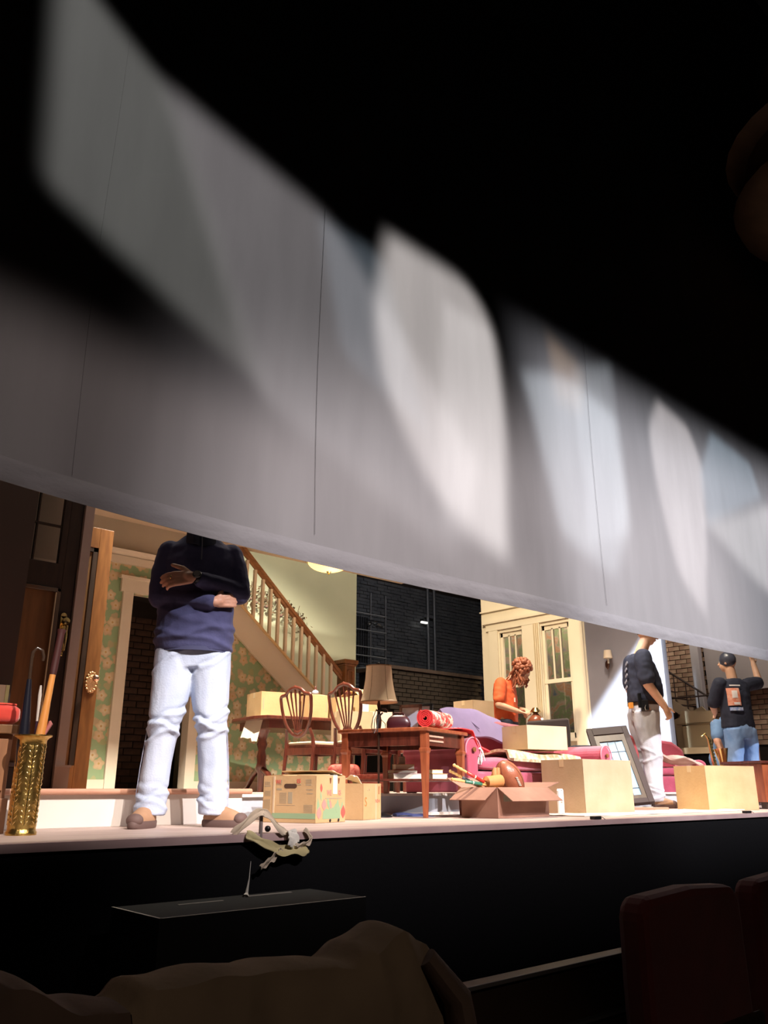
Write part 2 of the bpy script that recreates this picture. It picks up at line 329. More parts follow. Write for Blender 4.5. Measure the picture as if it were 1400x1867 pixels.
# wallpaper: cream and apricot blossoms printed on green
def wallpaper():
    m = bpy.data.materials.new('floral_wallpaper'); m.use_nodes = True; nt = m.node_tree; N = nt.nodes; K = nt.links; b = N['Principled BSDF']; b.inputs['Roughness'].default_value = .8
    tc = N.new('ShaderNodeTexCoord')
    def mth(op, a, b2=None, cl=False):
        n = N.new('ShaderNodeMath'); n.operation = op; n.use_clamp = cl
        for i, v in enumerate((a, b2)):
            if v is None: continue
            if isinstance(v, (int, float)): n.inputs[i].default_value = v
            else: K.new(v, n.inputs[i])
        return n.outputs[0]
    def mix(f, a, c):
        n = N.new('ShaderNodeMix'); n.data_type = 'RGBA'
        K.new(f, n.inputs[0])
        for i, v in ((6, a), (7, c)):
            if isinstance(v, tuple): n.inputs[i].default_value = (*v, 1)
            else: K.new(v, n.inputs[i])
        return n.outputs[2]
    mp = N.new('ShaderNodeMapping'); mp.inputs['Rotation'].default_value = (PI / 2, 0, 0); K.new(tc.outputs['Object'], mp.inputs[0])
    def layer(scale, off, petals, rad, seed):
        ad = N.new('ShaderNodeVectorMath'); ad.operation = 'ADD'; ad.inputs[1].default_value = off; K.new(mp.outputs[0], ad.inputs[0])
        v = N.new('ShaderNodeTexVoronoi'); v.voronoi_dimensions = '2D'; v.inputs['Scale'].default_value = scale; v.inputs['Randomness'].default_value = .75; K.new(ad.outputs[0], v.inputs[0])
        sc = N.new('ShaderNodeVectorMath'); sc.operation = 'SCALE'; sc.inputs[3].default_value = scale; K.new(ad.outputs[0], sc.inputs[0])
        ps = N.new('ShaderNodeVectorMath'); ps.operation = 'SCALE'; ps.inputs[3].default_value = scale; K.new(v.outputs['Position'], ps.inputs[0])
        sb = N.new('ShaderNodeVectorMath'); sb.operation = 'SUBTRACT'; K.new(sc.outputs[0], sb.inputs[0]); K.new(ps.outputs[0], sb.inputs[1])
        sp = N.new('ShaderNodeSeparateXYZ'); K.new(sb.outputs[0], sp.inputs[0])
        cs = N.new('ShaderNodeSeparateColor'); K.new(v.outputs['Color'], cs.inputs[0])
        th = mth('ARCTAN2', sp.outputs[1], sp.outputs[0])
        th = mth('ADD', th, mth('MULTIPLY', cs.outputs[0], 6.28))
        pet = mth('ADD', mth('MULTIPLY', mth('SINE', mth('MULTIPLY', th, petals)), .13), .87)
        r = mth('DIVIDE', v.outputs['Distance'], pet)
        return r, cs
    nz = N.new('ShaderNodeTexNoise'); nz.inputs['Scale'].default_value = 9; K.new(tc.outputs['Object'], nz.inputs[0])
    base = mix(nz.outputs[0], (.27, .40, .22), (.33, .46, .27))
    # tan leaves and sprigs
    r2, c2 = layer(9.5, (3.3, 1.7, 0), 3.0, .3, 1)
    f2 = mth('MULTIPLY', mth('LESS_THAN', r2, .40), mth('GREATER_THAN', c2.outputs[1], .35))
    colr = mix(c2.outputs[2], (.38, .42, .22), (.55, .44, .28))
    out = mix(f2, base, colr)
    r1, c1 = layer(7.0, (0, 0, 0), 5.0, .3, 2)
    f1 = mth('LESS_THAN', r1, .42)
    c_ = mix(c1.outputs[1], (.72, .50, .32), (.84, .78, .60))
    shade = mth('MULTIPLY', mth('SUBTRACT', .42, r1), 3.2, True)
    c_ = mix(shade, (.62, .48, .28), c_)
    cen = mth('LESS_THAN', r1, .09); c_ = mix(cen, c_, (.62, .42, .16))
    out = mix(f1, out, c_)
    K.new(out, b.inputs['Base Color'])
    return m
mWallp = wallpaper()
# upstage wall with wallpaper, door opening at x 3.66-4.35
WY = 4.8
def sect(name, mat, parts, parent=None):
    m = MB()
    for q in parts: addbox(m, *q)
    o = m.build(name, mat, parent); return o
m = MB(); m.prism([(.5, .145), (3.66, .145), (3.66, 2.1), (4.42, 2.1), (4.42, .145), (6.62, .145), (6.62, .75), (4.52, 2.42), (.5, 2.42)], .08, Matrix.Translation((0, WY, 0)))
me_tri = m.build('wall_back', mWallp); wb = struct(me_tri)
# the wallpaper below the sloping stringer is cut to the slope by the stairs, which stand behind it
struct(sect('wall_back_upper', mPlaster, [(.5, 4.5, WY, WY + .08, 2.42, 2.853)]))
t = struct(sect('trim_2', mCream, [(.5, 4.5, WY - .03, WY, 2.39, 2.47)]))
MB().prism([(0, 2.465), (0, 2.53), (.07, 2.53), (.055, 2.50), (.03, 2.485)], 4.0, Matrix.Translation((.5, WY - .002, 0)) @ Matrix.Rotation(-PI / 2, 4, 'Z')).build('crown_moulding', mCream, t)
struct(sect('baseboard_back', mCream, [(.5, 3.56, WY - .02, WY, .145, .26), (4.5, 5.9, WY - .02, WY, .145, .25)]))
struct(sect('trim_3', mCream, [(3.56, 3.67, WY - .035, WY + .1, .145, 2.1), (4.41, 4.52, WY - .035, WY + .1, .145, 2.1), (3.53, 4.55, WY - .04, WY + .1, 2.1, 2.24), (3.51, 4.57, WY - .06, WY, 2.235, 2.265)]))
# ceiling over the hall
c = struct(sect('ceiling', M('cream_ceiling', (.62, .50, .38), (.66, .54, .42), 2, .8), [(.5, 7.6, 3.2, WY + .1, 2.853, 2.95)]))
# stairwell wall
struct(sect('wall_stairwell', mGreenPlain, [(5.02, 7.64, 5.9, 6.0, 0, 4.2), (4.95, 5.02, WY + .1, 6.0, 0, 4.2)]))
struct(sect('wall_hall_left', mPlaster, [(.42, .5, 2.3, WY, .145, 2.853)]))
# dark brick passage beyond the door
mBrkDark = M('dark_brown_brick', (.055, .028, .018), (.10, .05, .03), 9, .8)
mMort = M('dark_mortar', (.02, .012, .008), rough=.9)
ps = struct(sect('wall_passage', mMort, [(3.3, 4.95, 6.0, 6.1, 0, 2.3), (3.2, 4.95, WY + .08, 6.1, 2.3, 2.35), (3.2, 3.3, WY + .08, 6.1, 0, 2.3)]))
bme = cbox(-.1, .1, -.012, .012, -.032, .032).build('brick', mBrkDark, ps)
first = True; k = 0
for r in range(26):
    for cc in range(9):
        x = 3.45 + cc * .21 + (.105 if r % 2 else 0); z = .2 + r * .075
        if x > 4.85: continue
        if first: o = bme; first = False
        else: o = dup(bme, ps); C.objects.link(o) if o.name not in C.objects else None
        o.location = (x, 5.99 - random.random() * .008, z)

# ---------------------------------------------------------------- far left: porch door, jamb, oak door
DY = 2.0
d = thing('porch_door', 'tall dark brown door with glass panes and brass handle at far left', 'door', (1.0, DY, .178))
m = MB()
for q in [(.16, .52, 0, .045, 0, 2.25), (.90, .985, 0, .045, 0, 2.25), (.52, .90, 0, .045, 0, .12), (.52, .90, 0, .045, 1.20, 1.36), (.52, .90, 0, .045, 2.1, 2.25)]: addbox(m, *q)
m.build('frame', mDarkWood, d, bevel=.004)
addbox(MB(), .53, .89, .02, .032, .12, 1.2).build('lower_panel', mPanelWood, d)
m = MB(); addbox(m, .52, .545, -.008, .03, .12, 1.2); addbox(m, .875, .90, -.008, .03, .12, 1.2); addbox(m, .52, .9, -.008, .03, .12, .145); addbox(m, .52, .9, -.008, .03, 1.175, 1.2)
m.build('panel_moulding', M('glossy_walnut', (.10, .06, .035), rough=.12, coat=1), d, bevel=.003)
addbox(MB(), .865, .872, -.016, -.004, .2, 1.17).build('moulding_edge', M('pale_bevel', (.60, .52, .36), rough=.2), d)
for i, (x0, x1) in enumerate(((.55, .70), (.71, .86))):
    for z0, z1 in ((1.38, 1.60), (1.615, 1.85), (1.865, 2.09)): addbox(MB(), x0, x1, .02, .026, z0, z1).build('pane', mGlass, d)
m = MB(); addbox(m, .52, .9, .008, .036, 1.602, 1.612); addbox(m, .52, .9, .008, .036, 1.852, 1.862); addbox(m, .701, .709, .008, .036, 1.36, 2.1); addbox(m, .52, .548, 0, .04, 1.36, 2.1); addbox(m, .862, .9, 0, .04, 1.36, 2.1)
m.build('muntins', mDarkWood, d)
m = MB(); addbox(m, .915, .955, -.014, 0, .78, 1.03); m.lathe([(.001, 0), (.02, 0), (.02, .014), (.001, .014)], 16, (.935, -.014, 1.03), (0, 1, 0))
m.build('handle_plate', mBrassS, d, smooth=True, bevel=.003)
m = MB(); m.lathe([(.012, 0), (.012, .03), (.022, .04), (.022, .055), (.006, .06)], 16, (.935, -.01, .99), (0, -1, 0)); m.build('lock_cylinder', mBrassS, d, smooth=True)
m = MB(); m.tube([(.94, -.02, .80), (.94, -.06, .81), (.94, -.065, .88), (.945, -.06, .96), (.94, -.02, .97)], [.006, .007, .009, .007, .006], 10); m.build('pull_handle', mBrassS, d, smooth=True)
# dim room seen through its panes
struct(sect('wall_porch', M('porch_tan_wall', (.42, .36, .30), rough=.8), [(-.5, 1.98, 2.35, 2.4, .178, 2.6)]))
struct(sect('trim_8', M('near_brown_post', (.10, .075, .065), rough=.7), [(1.20, 1.448, 1.28, 1.34, .178, 2.7)]))
struct(sect('trim_4', M('mauve_jamb', (.46, .38, .36), (.52, .43, .41), 3, .6), [(1.99, 2.05, 1.98, 2.14, .178, 2.6)]))
jb = struct(sect('trim_5', M('mauve_plinth', (.46, .38, .36), rough=.6), [(1.985, 2.075, 1.965, 1.99, .178, .30), (1.98, 2.08, 1.955, 1.99, .30, .312)]))

d = thing('oak_door', 'tall orange oak panel door standing open with ornate brass knob', 'door', (2.16, 3.0, .178))
m = MB()
for q in [(0, .10, 0, .045, 0, 1.965), (.365, .475, 0, .045, 0, 1.965), (.10, .365, 0, .045, 0, .16), (.10, .365, 0, .045, 1.80, 1.965)]: addbox(m, *q)
m.build('frame', mOak, d, bevel=.003)
addbox(MB(), .1, .365, .02, .03, .16, 1.8).build('panel', M('oak_panel', (.20, .10, .04), (.28, .14, .055), 5, .45, stretch=(5, 5, .7)), d)
m = MB(); addbox(m, .1, .125, .004, .03, .16, 1.8); addbox(m, .325, .365, .004, .03, .16, 1.8); addbox(m, .1, .365, .004, .03, 1.765, 1.8)
m.build('panel_moulding', mDarkWood, d, bevel=.003)
m = MB(); m.ball((.42, -.004, .76), .042, 14, 1, .3, 1.75)
for k in range(16):
    a = 2 * PI * k / 16; m.ball((.42 + .040 * math.cos(a), -.006, .76 + .072 * math.sin(a)), .011, 6)
m.build('knob_plate', M('aged_brass', (.72, .46, .25), rough=.3, metal=1, bump=.6, bscale=120), d, smooth=True)
m = MB(); m.lathe([(.008, 0), (.008, .03), (.022, .042), (.027, .055), (.022, .068), (.004, .074)], 18, (.43, -.01, .785), (0, -1, 0)); m.build('knob', M('pinkish_brass', (.8, .55, .42), rough=.2, metal=1), d, smooth=True)
m = MB(); addbox(m, 0, .022, -.012, .0, 1.28, 1.40); m.build('upper_hinge', M('steel_hinge', (.5, .4, .38), rough=.3, metal=1), d)
dup_h = addbox(MB(), 0, .03, -.02, .0, .62, .65).build('latch_plate', M('steel_plate', (.6, .5, .45), rough=.3, metal=1), d)

# ---------------------------------------------------------------- staircase
st = thing('staircase', 'white staircase with oak handrail rising left against the green wall', 'staircase', (0, WY, .145))
def sl(x): return 2.18 - .145 - (x - 4.92) * .796       # top of stringer at x
m = MB(); x0, x1 = 4.45, 6.56
m.prism([(x0, sl(x0)), (x1, sl(x1)), (x1, max(sl(x1) - .36, .0)), (x0, sl(x0) - .36)], .05, Matrix.Translation((0, -.03, 0))); m.build('stringer', mCream, st)
m = MB(); m.prism([(x0, sl(x0) + .03), (x1, sl(x1) + .03), (x1, sl(x1)), (x0, sl(x0))], .10, Matrix.Translation((0, -.05, 0))); m.build('stringer_cap', M('yellow_cream_cap', (.76, .56, .30), rough=.5), st)
m = MB(); m.prism([(x0, sl(x0) - .34), (x1, sl(x1) - .34), (x1, sl(x1) - .37), (x0, sl(x0) - .37)], .03, Matrix.Translation((0, -.045, 0))); m.build('stringer_moulding', mCream, st)
for i in range(14):
    x = 4.52 + i * .145; z = sl(x) - .115 - .02
    if z < 0: break
    addbox(MB(), x, x + .17, .03, 1.0, z, z + .03).build('tread', mOakDark, st)
    addbox(MB(), x + .15, x + .165, .03, 1.0, z - .12, z).build('riser', mCream, st)
bal = None
for i in range(13):
    x = 5.06 + (i - 1) * .116
    z0 = sl(x) + .02; z1 = z0 + .68 - .05 + (x - 5) * -.045
    m = MB(); m.box((x, .03, (z0 + z1) / 2), (.036, .036, z1 - z0)); m.build('baluster', mCream, st, bevel=.003)
a, b_ = Vector((4.75, .03, 2.91 - .145 + .16)), Vector((6.52, .03, 1.50 - .145))
m = MB(); m.bar(a, b_, .055, .045); m.bar(a - Vector((0, 0, .045)), b_ - Vector((0, 0, .045)), .035, .045); m.build('handrail', mOakDark, st, bevel=.01)
ne = MB(); addbox(ne, 6.50, 6.66, -.05, .11, 0, 1.50); ne.build('newel_post', mOak, st, bevel=.004)
m = MB(); addbox(m, 6.47, 6.69, -.08, .14, 1.50, 1.55); addbox(m, 6.485, 6.675, -.065, .125, 1.475, 1.50); m.build('newel_cap', mOak, st, bevel=.006); addbox(MB(), 6.485, 6.675, -.065, .125, 1.14, 1.17).build('newel_band', mOak, st, bevel=.004)
for z0, z1 in ((1.22, 1.42), (.72, 1.08)):
    m = MB()
    for q in [(6.535, 6.625, z0, z0 + .012), (6.535, 6.625, z1 - .012, z1), (6.535, 6.547, z0, z1), (6.613, 6.625, z0, z1)]: addbox(m, q[0], q[1], -.058, -.045, q[2], q[3])
    m.build('newel_panel', mOakDark, st)
# stand-in floor of upper landing is out of view; garland of dried flowers hung on the stairwell wall
fv = thing('dried_flower_garland', 'brown dried flower garland on the green wall behind the balusters', 'garland', (6.1, 5.86, 2.3))
m = MB(); random.seed(3); stems = MB()
for k in range(26):
    x = -.62 + k * .048; z = .22 - .32 * (x + .1) ** 2 - .25 * x
    stems.tube([(x, 0, z - .05), (x + .02, -.03, z + .02), (x + random.uniform(-.08, .08), -.05, z + random.uniform(.08, .2))], .004, 5)
    for j in range(7):
        px, pz = x + random.uniform(-.09, .09), z + random.uniform(-.16, .16)
        R = Matrix.Rotation(random.uniform(0, 6), 3, 'X') @ Matrix.Rotation(random.uniform(0, 6), 3, 'Z')
        L = random.uniform(.025, .05)
        m.add([Vector((px, -.05, pz)) + R @ Vector(v) for v in ((-L, 0, 0), (0, L * .4, .006), (L, 0, 0), (0, -L * .4, .006), (0, 0, .012))], [(0, 1, 4), (1, 2, 4), (2, 3, 4), (3, 0, 4), (3, 2, 1, 0)])
stems.build('stems', M('dry_stem', (.10, .06, .03), rough=.8), fv)
m.build('dried_leaves', M('dry_leaf', (.09, .06, .03), (.16, .10, .05), 20, .8), fv, kind='stuff')
m = MB()
for k in range(14):
    x = -.5 + k * .08; m.ball((x, -.07, .2 - .32 * (x + .1) ** 2 - .25 * x + random.uniform(-.1, .08)), .022, 6)
m.build('dried_blossoms', M('dusty_rose_bloom', (.15, .09, .07), rough=.8), fv, smooth=True, kind='stuff')

# ceiling light
cl = thing('ceiling_light', 'glowing amber glass bowl light fixed under the cream ceiling', 'ceiling light', (6.03, 4.52, 2.853))
m = MB(); m.lathe([(.001, 0), (.27, 0), (.285, -.02), (.28, -.055), (.25, -.06)], 32); m.build('rim', mBrassS, cl, smooth=True)
m = MB(); m.lathe([(.262, -.04)] + [(.262 * math.cos(a), -.04 - .13 * math.sin(a)) for a in (k * PI / 18 for k in range(1, 9))] + [(.002, -.17)], 32)
m.build('glass_bowl', M('lit_amber_glass', (.9, .6, .3), rough=.3, emit=((1, .52, .18), 2.4)), cl, smooth=True)
m = MB(); m.lathe([(.001, -.168), (.03, -.17), (.026, -.182), (.01, -.19), (.013, -.20), (.002, -.208)], 14); m.build('finial', mBrassS, cl, smooth=True)
L = bpy.data.lights.new('ceiling_bulb', 'POINT'); L.energy = 5; L.color = (1, .66, .34); L.shadow_soft_size = .1
o = bpy.data.objects.new('ceiling_bulb', L); C.objects.link(o); o.location = (6.03, 4.4, 2.55)

# ---------------------------------------------------------------- theatre back wall (black brick), low brick wall
bw = struct(sect('wall_theatre_back', mMort, [(6, 16, 10.03, 10.2, 0, 8)]))
m = MB(); random.seed(5)
for r in range(34):
    for cc in range(29):
        x = 10.5 + cc * .2 + (.1 if r % 2 else 0); z = 2.0 + r * .075
        j = random.uniform(0, .03)
        m.box((x, 10.03 - j / 2, z), (.19, .02 + j, .065), rx=random.uniform(-.12, .12))
m.build('painted_bricks', M('black_painted_brick', (.075, .08, .09), (.12, .125, .135), 3, .42, bump=.5, bscale=20), bw, kind='stuff')
m = MB()
for x in (13.15, 13.36): m.tube([(x, 9.9, 0), (x, 9.9, 7)], .035, 10)
m.box((13.25, 9.93, 3.9), (.34, .05, .06)); m.box((13.25, 9.93, 5.2), (.34, .05, .06))
tag(m.build('conduit_pipes', M('black_conduit', (.11, .115, .13), rough=.3), smooth=True), 'pair of vertical black conduit pipes on the black brick wall', 'pipe')
bkt = thing('wall_lamp_bracket', 'tiny bright metal work lamp on the black brick wall', 'lamp', (13.0, 9.9, 3.73))
addbox(MB(), -.09, .09, -.05, 0, -.02, .02).build('lamp_head', M('lit_fitting', (.8, .8, .8), rough=.4, emit=((1, .98, .9), 1.5)), bkt)
addbox(MB(), -.01, .01, 0, .09, -.01, .09).build('bracket_arm', mIron, bkt)
# shelf unit / ladder at left of the void
lr = thing('wall_ladder', 'black metal ladder rack with pale rungs left of the black brick', 'rack', (10.2, 9.0, 0))
for k, z in enumerate((2.05, 2.35, 2.63, 2.80, 3.13, 3.46)): MB().tube([(-.1, 0, z), (.85, 0, z)], .012, 8).build('rung', M('worn_steel_%d' % k, (.5, .5, .5), rough=.3, metal=.6), lr, smooth=True)
for x in (-.1, .45, .85): MB().tube([(x, .02, 0), (x, .02, 3.9)], .022, 8).build('upright', M('black_upright', (.05, .05, .055), rough=.4), lr, smooth=True)
for k in range(7): addbox(MB(), .02 + k * .06, .05 + k * .06, .05, .07, 2.5, 3.4).build('slat', mBlackGloss, lr)
m = MB()
m.lathe([(.26, 0), (.27, .02), (.26, .04), (.23, .04), (.23, 0)], 24, (.25, -.1, 2.32)); m.build('coil', M('cable_ring', (.2, .2, .2), rough=.4), lr, smooth=True)
cb = thing('clamp_lights', 'cluster of shiny clamps hooked on the black ladder rack', 'clamps', (10.72, 8.96, 3.28))
m = MB(); random.seed(9)
for k in range(9): m.box((random.uniform(-.2, .2), 0, random.uniform(-.05, .05)), (.06, .03, .035), rx=.4, ry=random.uniform(-1, 1))
m.build('clamp_jaws', mSilver, cb, kind='stuff'); addbox(MB(), -.22, .22, -.01, .01, .04, .06).build('clamp_bar', mIron, cb)
c2_ = dup(cb); c2_.location = (10.72, 8.96, 2.37); c2_['label'] = 'lower cluster of shiny clamps on the ladder rack, just above the lampshade'

lw = struct(sect('wall_chimney', mMort, [(9.75, 12.14, 7.52, 8.3, 0, 2.16)]))
addbox(MB(), 9.7, 12.2, 7.44, 8.32, 2.16, 2.22).build('coping', M('dark_coping', (.09, .065, .05), (.13, .09, .07), 5, .7), lw)
mBrk = M('dark_olive_brick', (.045, .034, .024), (.075, .055, .038), 6, .75)
bm_ = cbox(-.093, .093, -.02, .02, -.031, .031).build('brick', mBrk, lw); first = True
for r in range(18):
    for cc in range(12):
        x = 9.85 + cc * .2 + (.1 if r % 2 else 0); z = 2.11 - r * .075
        if x > 12.1: continue
        if first: o = bm_; first = False
        else: o = dup(bm_, lw)
        o.location = (x, 7.51 - random.random() * .012, z)
for r in range(8):
    o = dup(bm_, lw); o.rotation_euler = (0, 0, PI / 2); o.location = (12.145, 7.66 + (.1 if r % 2 else 0), 2.11 - r * .15)
struct(sect('wall_black_masking', mBlack, [(6.2, 9.7, 8.6, 8.7, 0, 2.0), (14.1, 16, 8.5, 8.6, 0, 8)]))

# ---------------------------------------------------------------- right wall with the two windows
RX = 10.0
wr = struct(sect('wall_right', mCream, [(RX, RX + .12, 5.20, 5.56, .85, 2.5), (RX, RX + .12, 3.62, 3.89, .85, 2.5), (RX, RX + .12, 4.39, 4.74, .85, 2.5),
     (RX, RX + .12, 3.62, 5.56, 2.5, 3.6), (RX, RX + .12, 3.62, 5.56, .145, .85)]))
struct(sect('wall_right_mauve', mMauve, [(RX + .01, RX + .12, 2.45, 3.62, 0, 3.6)]))
t = struct(sect('trim_6', mCream, [(RX - .03, RX, 3.64, 3.86, .145, 2.62), (RX - .03, RX, 5.22, 5.40, .145, 2.62), (RX - .035, RX, 3.60, 5.45, 2.55, 2.66), (RX - .07, RX, 3.57, 5.5, 2.66, 2.70), (RX - .04, RX, 3.6, 5.56, 2.86, 2.88)]))
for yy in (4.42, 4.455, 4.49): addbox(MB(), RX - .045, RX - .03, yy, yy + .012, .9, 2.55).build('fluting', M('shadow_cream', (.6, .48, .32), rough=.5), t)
addbox(MB(), RX - .03, RX, 4.40, 4.73, .85, 2.56).build('mullion_casing', mCream, t)
def window(n, y0, y1):
    wn = bpy.data.objects.new('window_%d' % n, None); C.objects.link(wn); wn['kind'] = 'structure'
    z0, zm, z1 = .85, 1.67, 2.5
    m = MB()
    for q in [(y0, y0 + .045, z0, z1), (y1 - .045, y1, z0, z1), (y0, y1, z1 - .07, z1), (y0, y1, z0, z0 + .08)]: addbox(m, RX + .03, RX + .07, *q)
    m.build('window_frame', mCream, wn, bevel=.003)
    addbox(MB(), RX + .02, RX + .065, y0, y1, zm - .03, zm + .03).build('meeting_rail', mCream, wn, bevel=.003)
    wd = (y1 - y0 - .09) / 3
    for k in (1, 2): addbox(MB(), RX + .03, RX + .06, y0 + .045 + wd * k - .014, y0 + .045 + wd * k + .014, zm, z1 - .05).build('muntin', mCream, wn)
    for k in range(3): addbox(MB(), RX + .045, RX + .049, y0 + .045 + wd * k + .014, y0 + .045 + wd * (k + 1) - .014, zm + .03, z1 - .07).build('pane', mGlass, wn)
    addbox(MB(), RX + .045, RX + .049, y0 + .045, y1 - .045, z0 + .08, zm - .03).build('pane', mGlass, wn)
    addbox(MB(), RX - .06, RX + .03, y0 - .03, y1 + .03, z0 - .04, z0).build('window_sill', mCream, wn)
window(1, 4.74, 5.20); window(2, 3.89, 4.39)
# garden cloth painted with foliage behind the windows
def foliage():
    m = bpy.data.materials.new('painted_foliage'); m.use_nodes = True; nt = m.node_tree; N = nt.nodes; K = nt.links; b = N['Principled BSDF']; b.inputs['Roughness'].default_value = .9
    tc = N.new('ShaderNodeTexCoord'); n = N.new('ShaderNodeTexNoise'); n.inputs['Scale'].default_value = 5; n.inputs['Detail'].default_value = 6; n.inputs['Distortion'].default_value = .6
    K.new(tc.outputs['Object'], n.inputs[0]); r = N.new('ShaderNodeValToRGB'); cr = r.color_ramp
    cols = [(.30, (.10, .15, .20)), (.42, (.28, .23, .18)), (.50, (.20, .28, .13)), (.56, (.42, .34, .28)), (.62, (.46, .24, .12)), (.72, (.46, .42, .36))]
    cr.elements[0].position, cr.elements[0].color = cols[0][0], (*cols[0][1], 1); cr.elements[1].position, cr.elements[1].color = cols[-1][0], (*cols[-1][1], 1)
    for p_, c_ in cols[1:-1]: e = cr.elements.new(p_); e.color = (*c_, 1)
    K.new(n.outputs[0], r.inputs[0]); K.new(r.outputs[0], b.inputs['Base Color']); return m
mFol = foliage()
g = MB().sheet(lambda u, v: (RX + .75 + .03 * math.sin(u * 30), 3.1 + u * 2.75, .0 + v * 3.3), 60, 4, .004)
tag(g.build('painted_backcloth', mFol, smooth=True), 'mottled foliage backcloth hanging outside the two cream windows', 'backcloth')
area('backcloth_lamp', (10.4, 4.6, 3.5), (10.7, 4.6, 1.6), 60, (1, .85, .7), 2, .2)

# wall sconce
sc = thing('wall_sconce', 'small brass wall sconce with cream shade on the mauve wall', 'sconce', (RX + .01, 3.24, 1.83))
m = MB(); m.ball((-.01, .05, -.02), .035, 12, .4, 1, 1.6); m.build('backplate', M('dark_bronze', (.12, .05, .04), rough=.4, metal=.8), sc, smooth=True)
m = MB(); m.tube([(-.02, .05, -.05), (-.05, .03, -.09), (-.08, .0, -.09), (-.09, -.02, -.05), (-.09, -.02, .02)], .006, 8); m.build('arm', M('bronze_arm', (.20, .10, .07), rough=.4, metal=.8), sc, smooth=True)
m = MB(); m.tube([(-.09, -.02, -.02), (-.09, -.02, .08)], .012, 10); m.build('candle_tube', mPaper, sc, smooth=True)
m = MB(); m.lathe([(.062, 0), (.048, .11), (.045, .11), (.059, 0)], 20, (-.09, -.02, .05), cap=False); m.build('shade', M('cream_shade', (.70, .56, .42), rough=.8), sc, smooth=True)

# ---------------------------------------------------------------- curtain
def cur(u, v):
    x = -1.4 + u * 17.4; z = 1.300 + .07 * math.exp(-max(x - .85, -1) / .8) + .022 * ss(5, 8, x) + .004 * math.sin(x * 1.7) + v * 10.6
    return (x, .2 + .012 * math.sin(x * .9 + z * .3) + .006 * noise.noise(Vector((x * 1.5, z * .5, 0))) + .0035 * noise.noise(Vector((x * 6, z * 1.2, 3))), z)
def curt(u, v): p_ = cur(u, v ** 1.5); return (p_[0], p_[1], max(p_[2], 0) + .0)
cu = MB().sheet(curt, 260, 90, .006).build('stage_curtain', mCurtain, smooth=True)
tag(cu, 'huge grey cloth curtain part-raised across the stage, lit in soft patches', 'curtain')
hm = MB().sheet(lambda u, v: (cur(u, 0)[0], .2 - .009 - .007 * math.sin(v * PI) + .012 * math.sin(cur(u, 0)[0] * .9 + .4) + .004 * noise.noise(Vector((cur(u, 0)[0] * 5, v * 3, 7))), cur(u, 0)[2] - .005 + v * .105), 260, 8, .004)
hm.build('hem_pocket', M('grey_hem_cloth', (.21, .205, .215), (.235, .23, .24), 6, .9, bump=.6, bscale=14, stretch=(.7, 1, 1.5)), cu, smooth=True)
mSeam = M('seam_stitching', (.18, .175, .18), rough=.9)
for xs in (1.22, 2.53, 5.23, 9.3):
    MB().tube([(xs + .01 * math.sin(z * 2), cur((xs + 1.4) / 17.4, (z - 1.345) / 10.6)[1] - .007, z) for z in [1.46 + i * .1 for i in range(46)]], .0013, 5).build('seam', mSeam, cu)
# batten above, out of frame
struct(cbox(-1.4, 16, .15, .25, 11.9, 12).build('trim_7', mBlack))
# ================================================================ FURNITURE AND PROPS
# ---- left foreground cabinet, cushion, card
cb_ = thing('hall_cabinet', 'brown wooden cabinet end at far left under the red cushion', 'cabinet', (.985, .64, 0), 0)
addbox(MB(), 0, .29, 0, .4, .03, .40).build('body', M('red_brown_wood', (.22, .10, .05), (.30, .14, .07), 6, .5, stretch=(6, 6, 1)), cb_, bevel=.004)
addbox(MB(), -.02, .335, -.03, .42, .40, .438).build('top', mPanelWood, cb_, bevel=.004)
addbox(MB(), -.02, .30, -.015, .41, 0, .14).build('plinth', M('plinth_wood', (.24, .11, .06), (.30, .15, .08), 6, .5), cb_, bevel=.004)
addbox(MB(), .03, .27, -.012, 0, .17, .38).build('side_panel', M('panel_brown', (.26, .12, .055), (.33, .155, .07), 5, .5, stretch=(6, 6, 1)), cb_, bevel=.003)
m = MB()
def sq(c, a, b, h, e=.3, n=28):
    rs = []
    for k in range(9):
        t = -1 + k / 4; s_ = (1 - abs(t) ** 6) ** .25 if abs(t) < 1 else .55
        s_ = .55 + .45 * (1 - abs(t) ** 5)
        rs.append([Vector(c) + Vector((a * s_ * math.copysign(abs(math.cos(q)) ** e, math.cos(q)), b * s_ * math.copysign(abs(math.sin(q)) ** e, math.sin(q)), h * t)) for q in (2 * PI * i / n for i in range(n))])
    return rs
m.rings(sq((1.15, .82, .486), .165, .16, .05, .3)); o = tag(m.build('red_cushion', mRed, smooth=True), 'square red velvet cushion on the cabinet at far left', 'cushion')
m = MB(); m.rings([[Vector((1.15, .82, .53)) + Vector((.15 * math.copysign(abs(math.cos(q)) ** .3, math.cos(q)), .145 * math.copysign(abs(math.sin(q)) ** .3, math.sin(q)), d_)) for q in (2 * PI * i / 28 for i in range(28))] for d_ in (-.003, .003)]); m.build('piping', M('bright_red_piping', (.75, .10, .06), rough=.7), o, smooth=True)
o = thing('cream_card_panel', 'plain cream board standing behind the red cushion', 'board', (1.24, 1.2, .178))
addbox(MB(), -.2, .17, 0, .012, 0, .49).build('board', M('cream_board', (.72, .56, .36), rough=.7), o)
addbox(MB(), .155, .172, -.004, .016, 0, .49).build('edge_strip', M('yellow_edge', (.62, .58, .25), rough=.6), o)

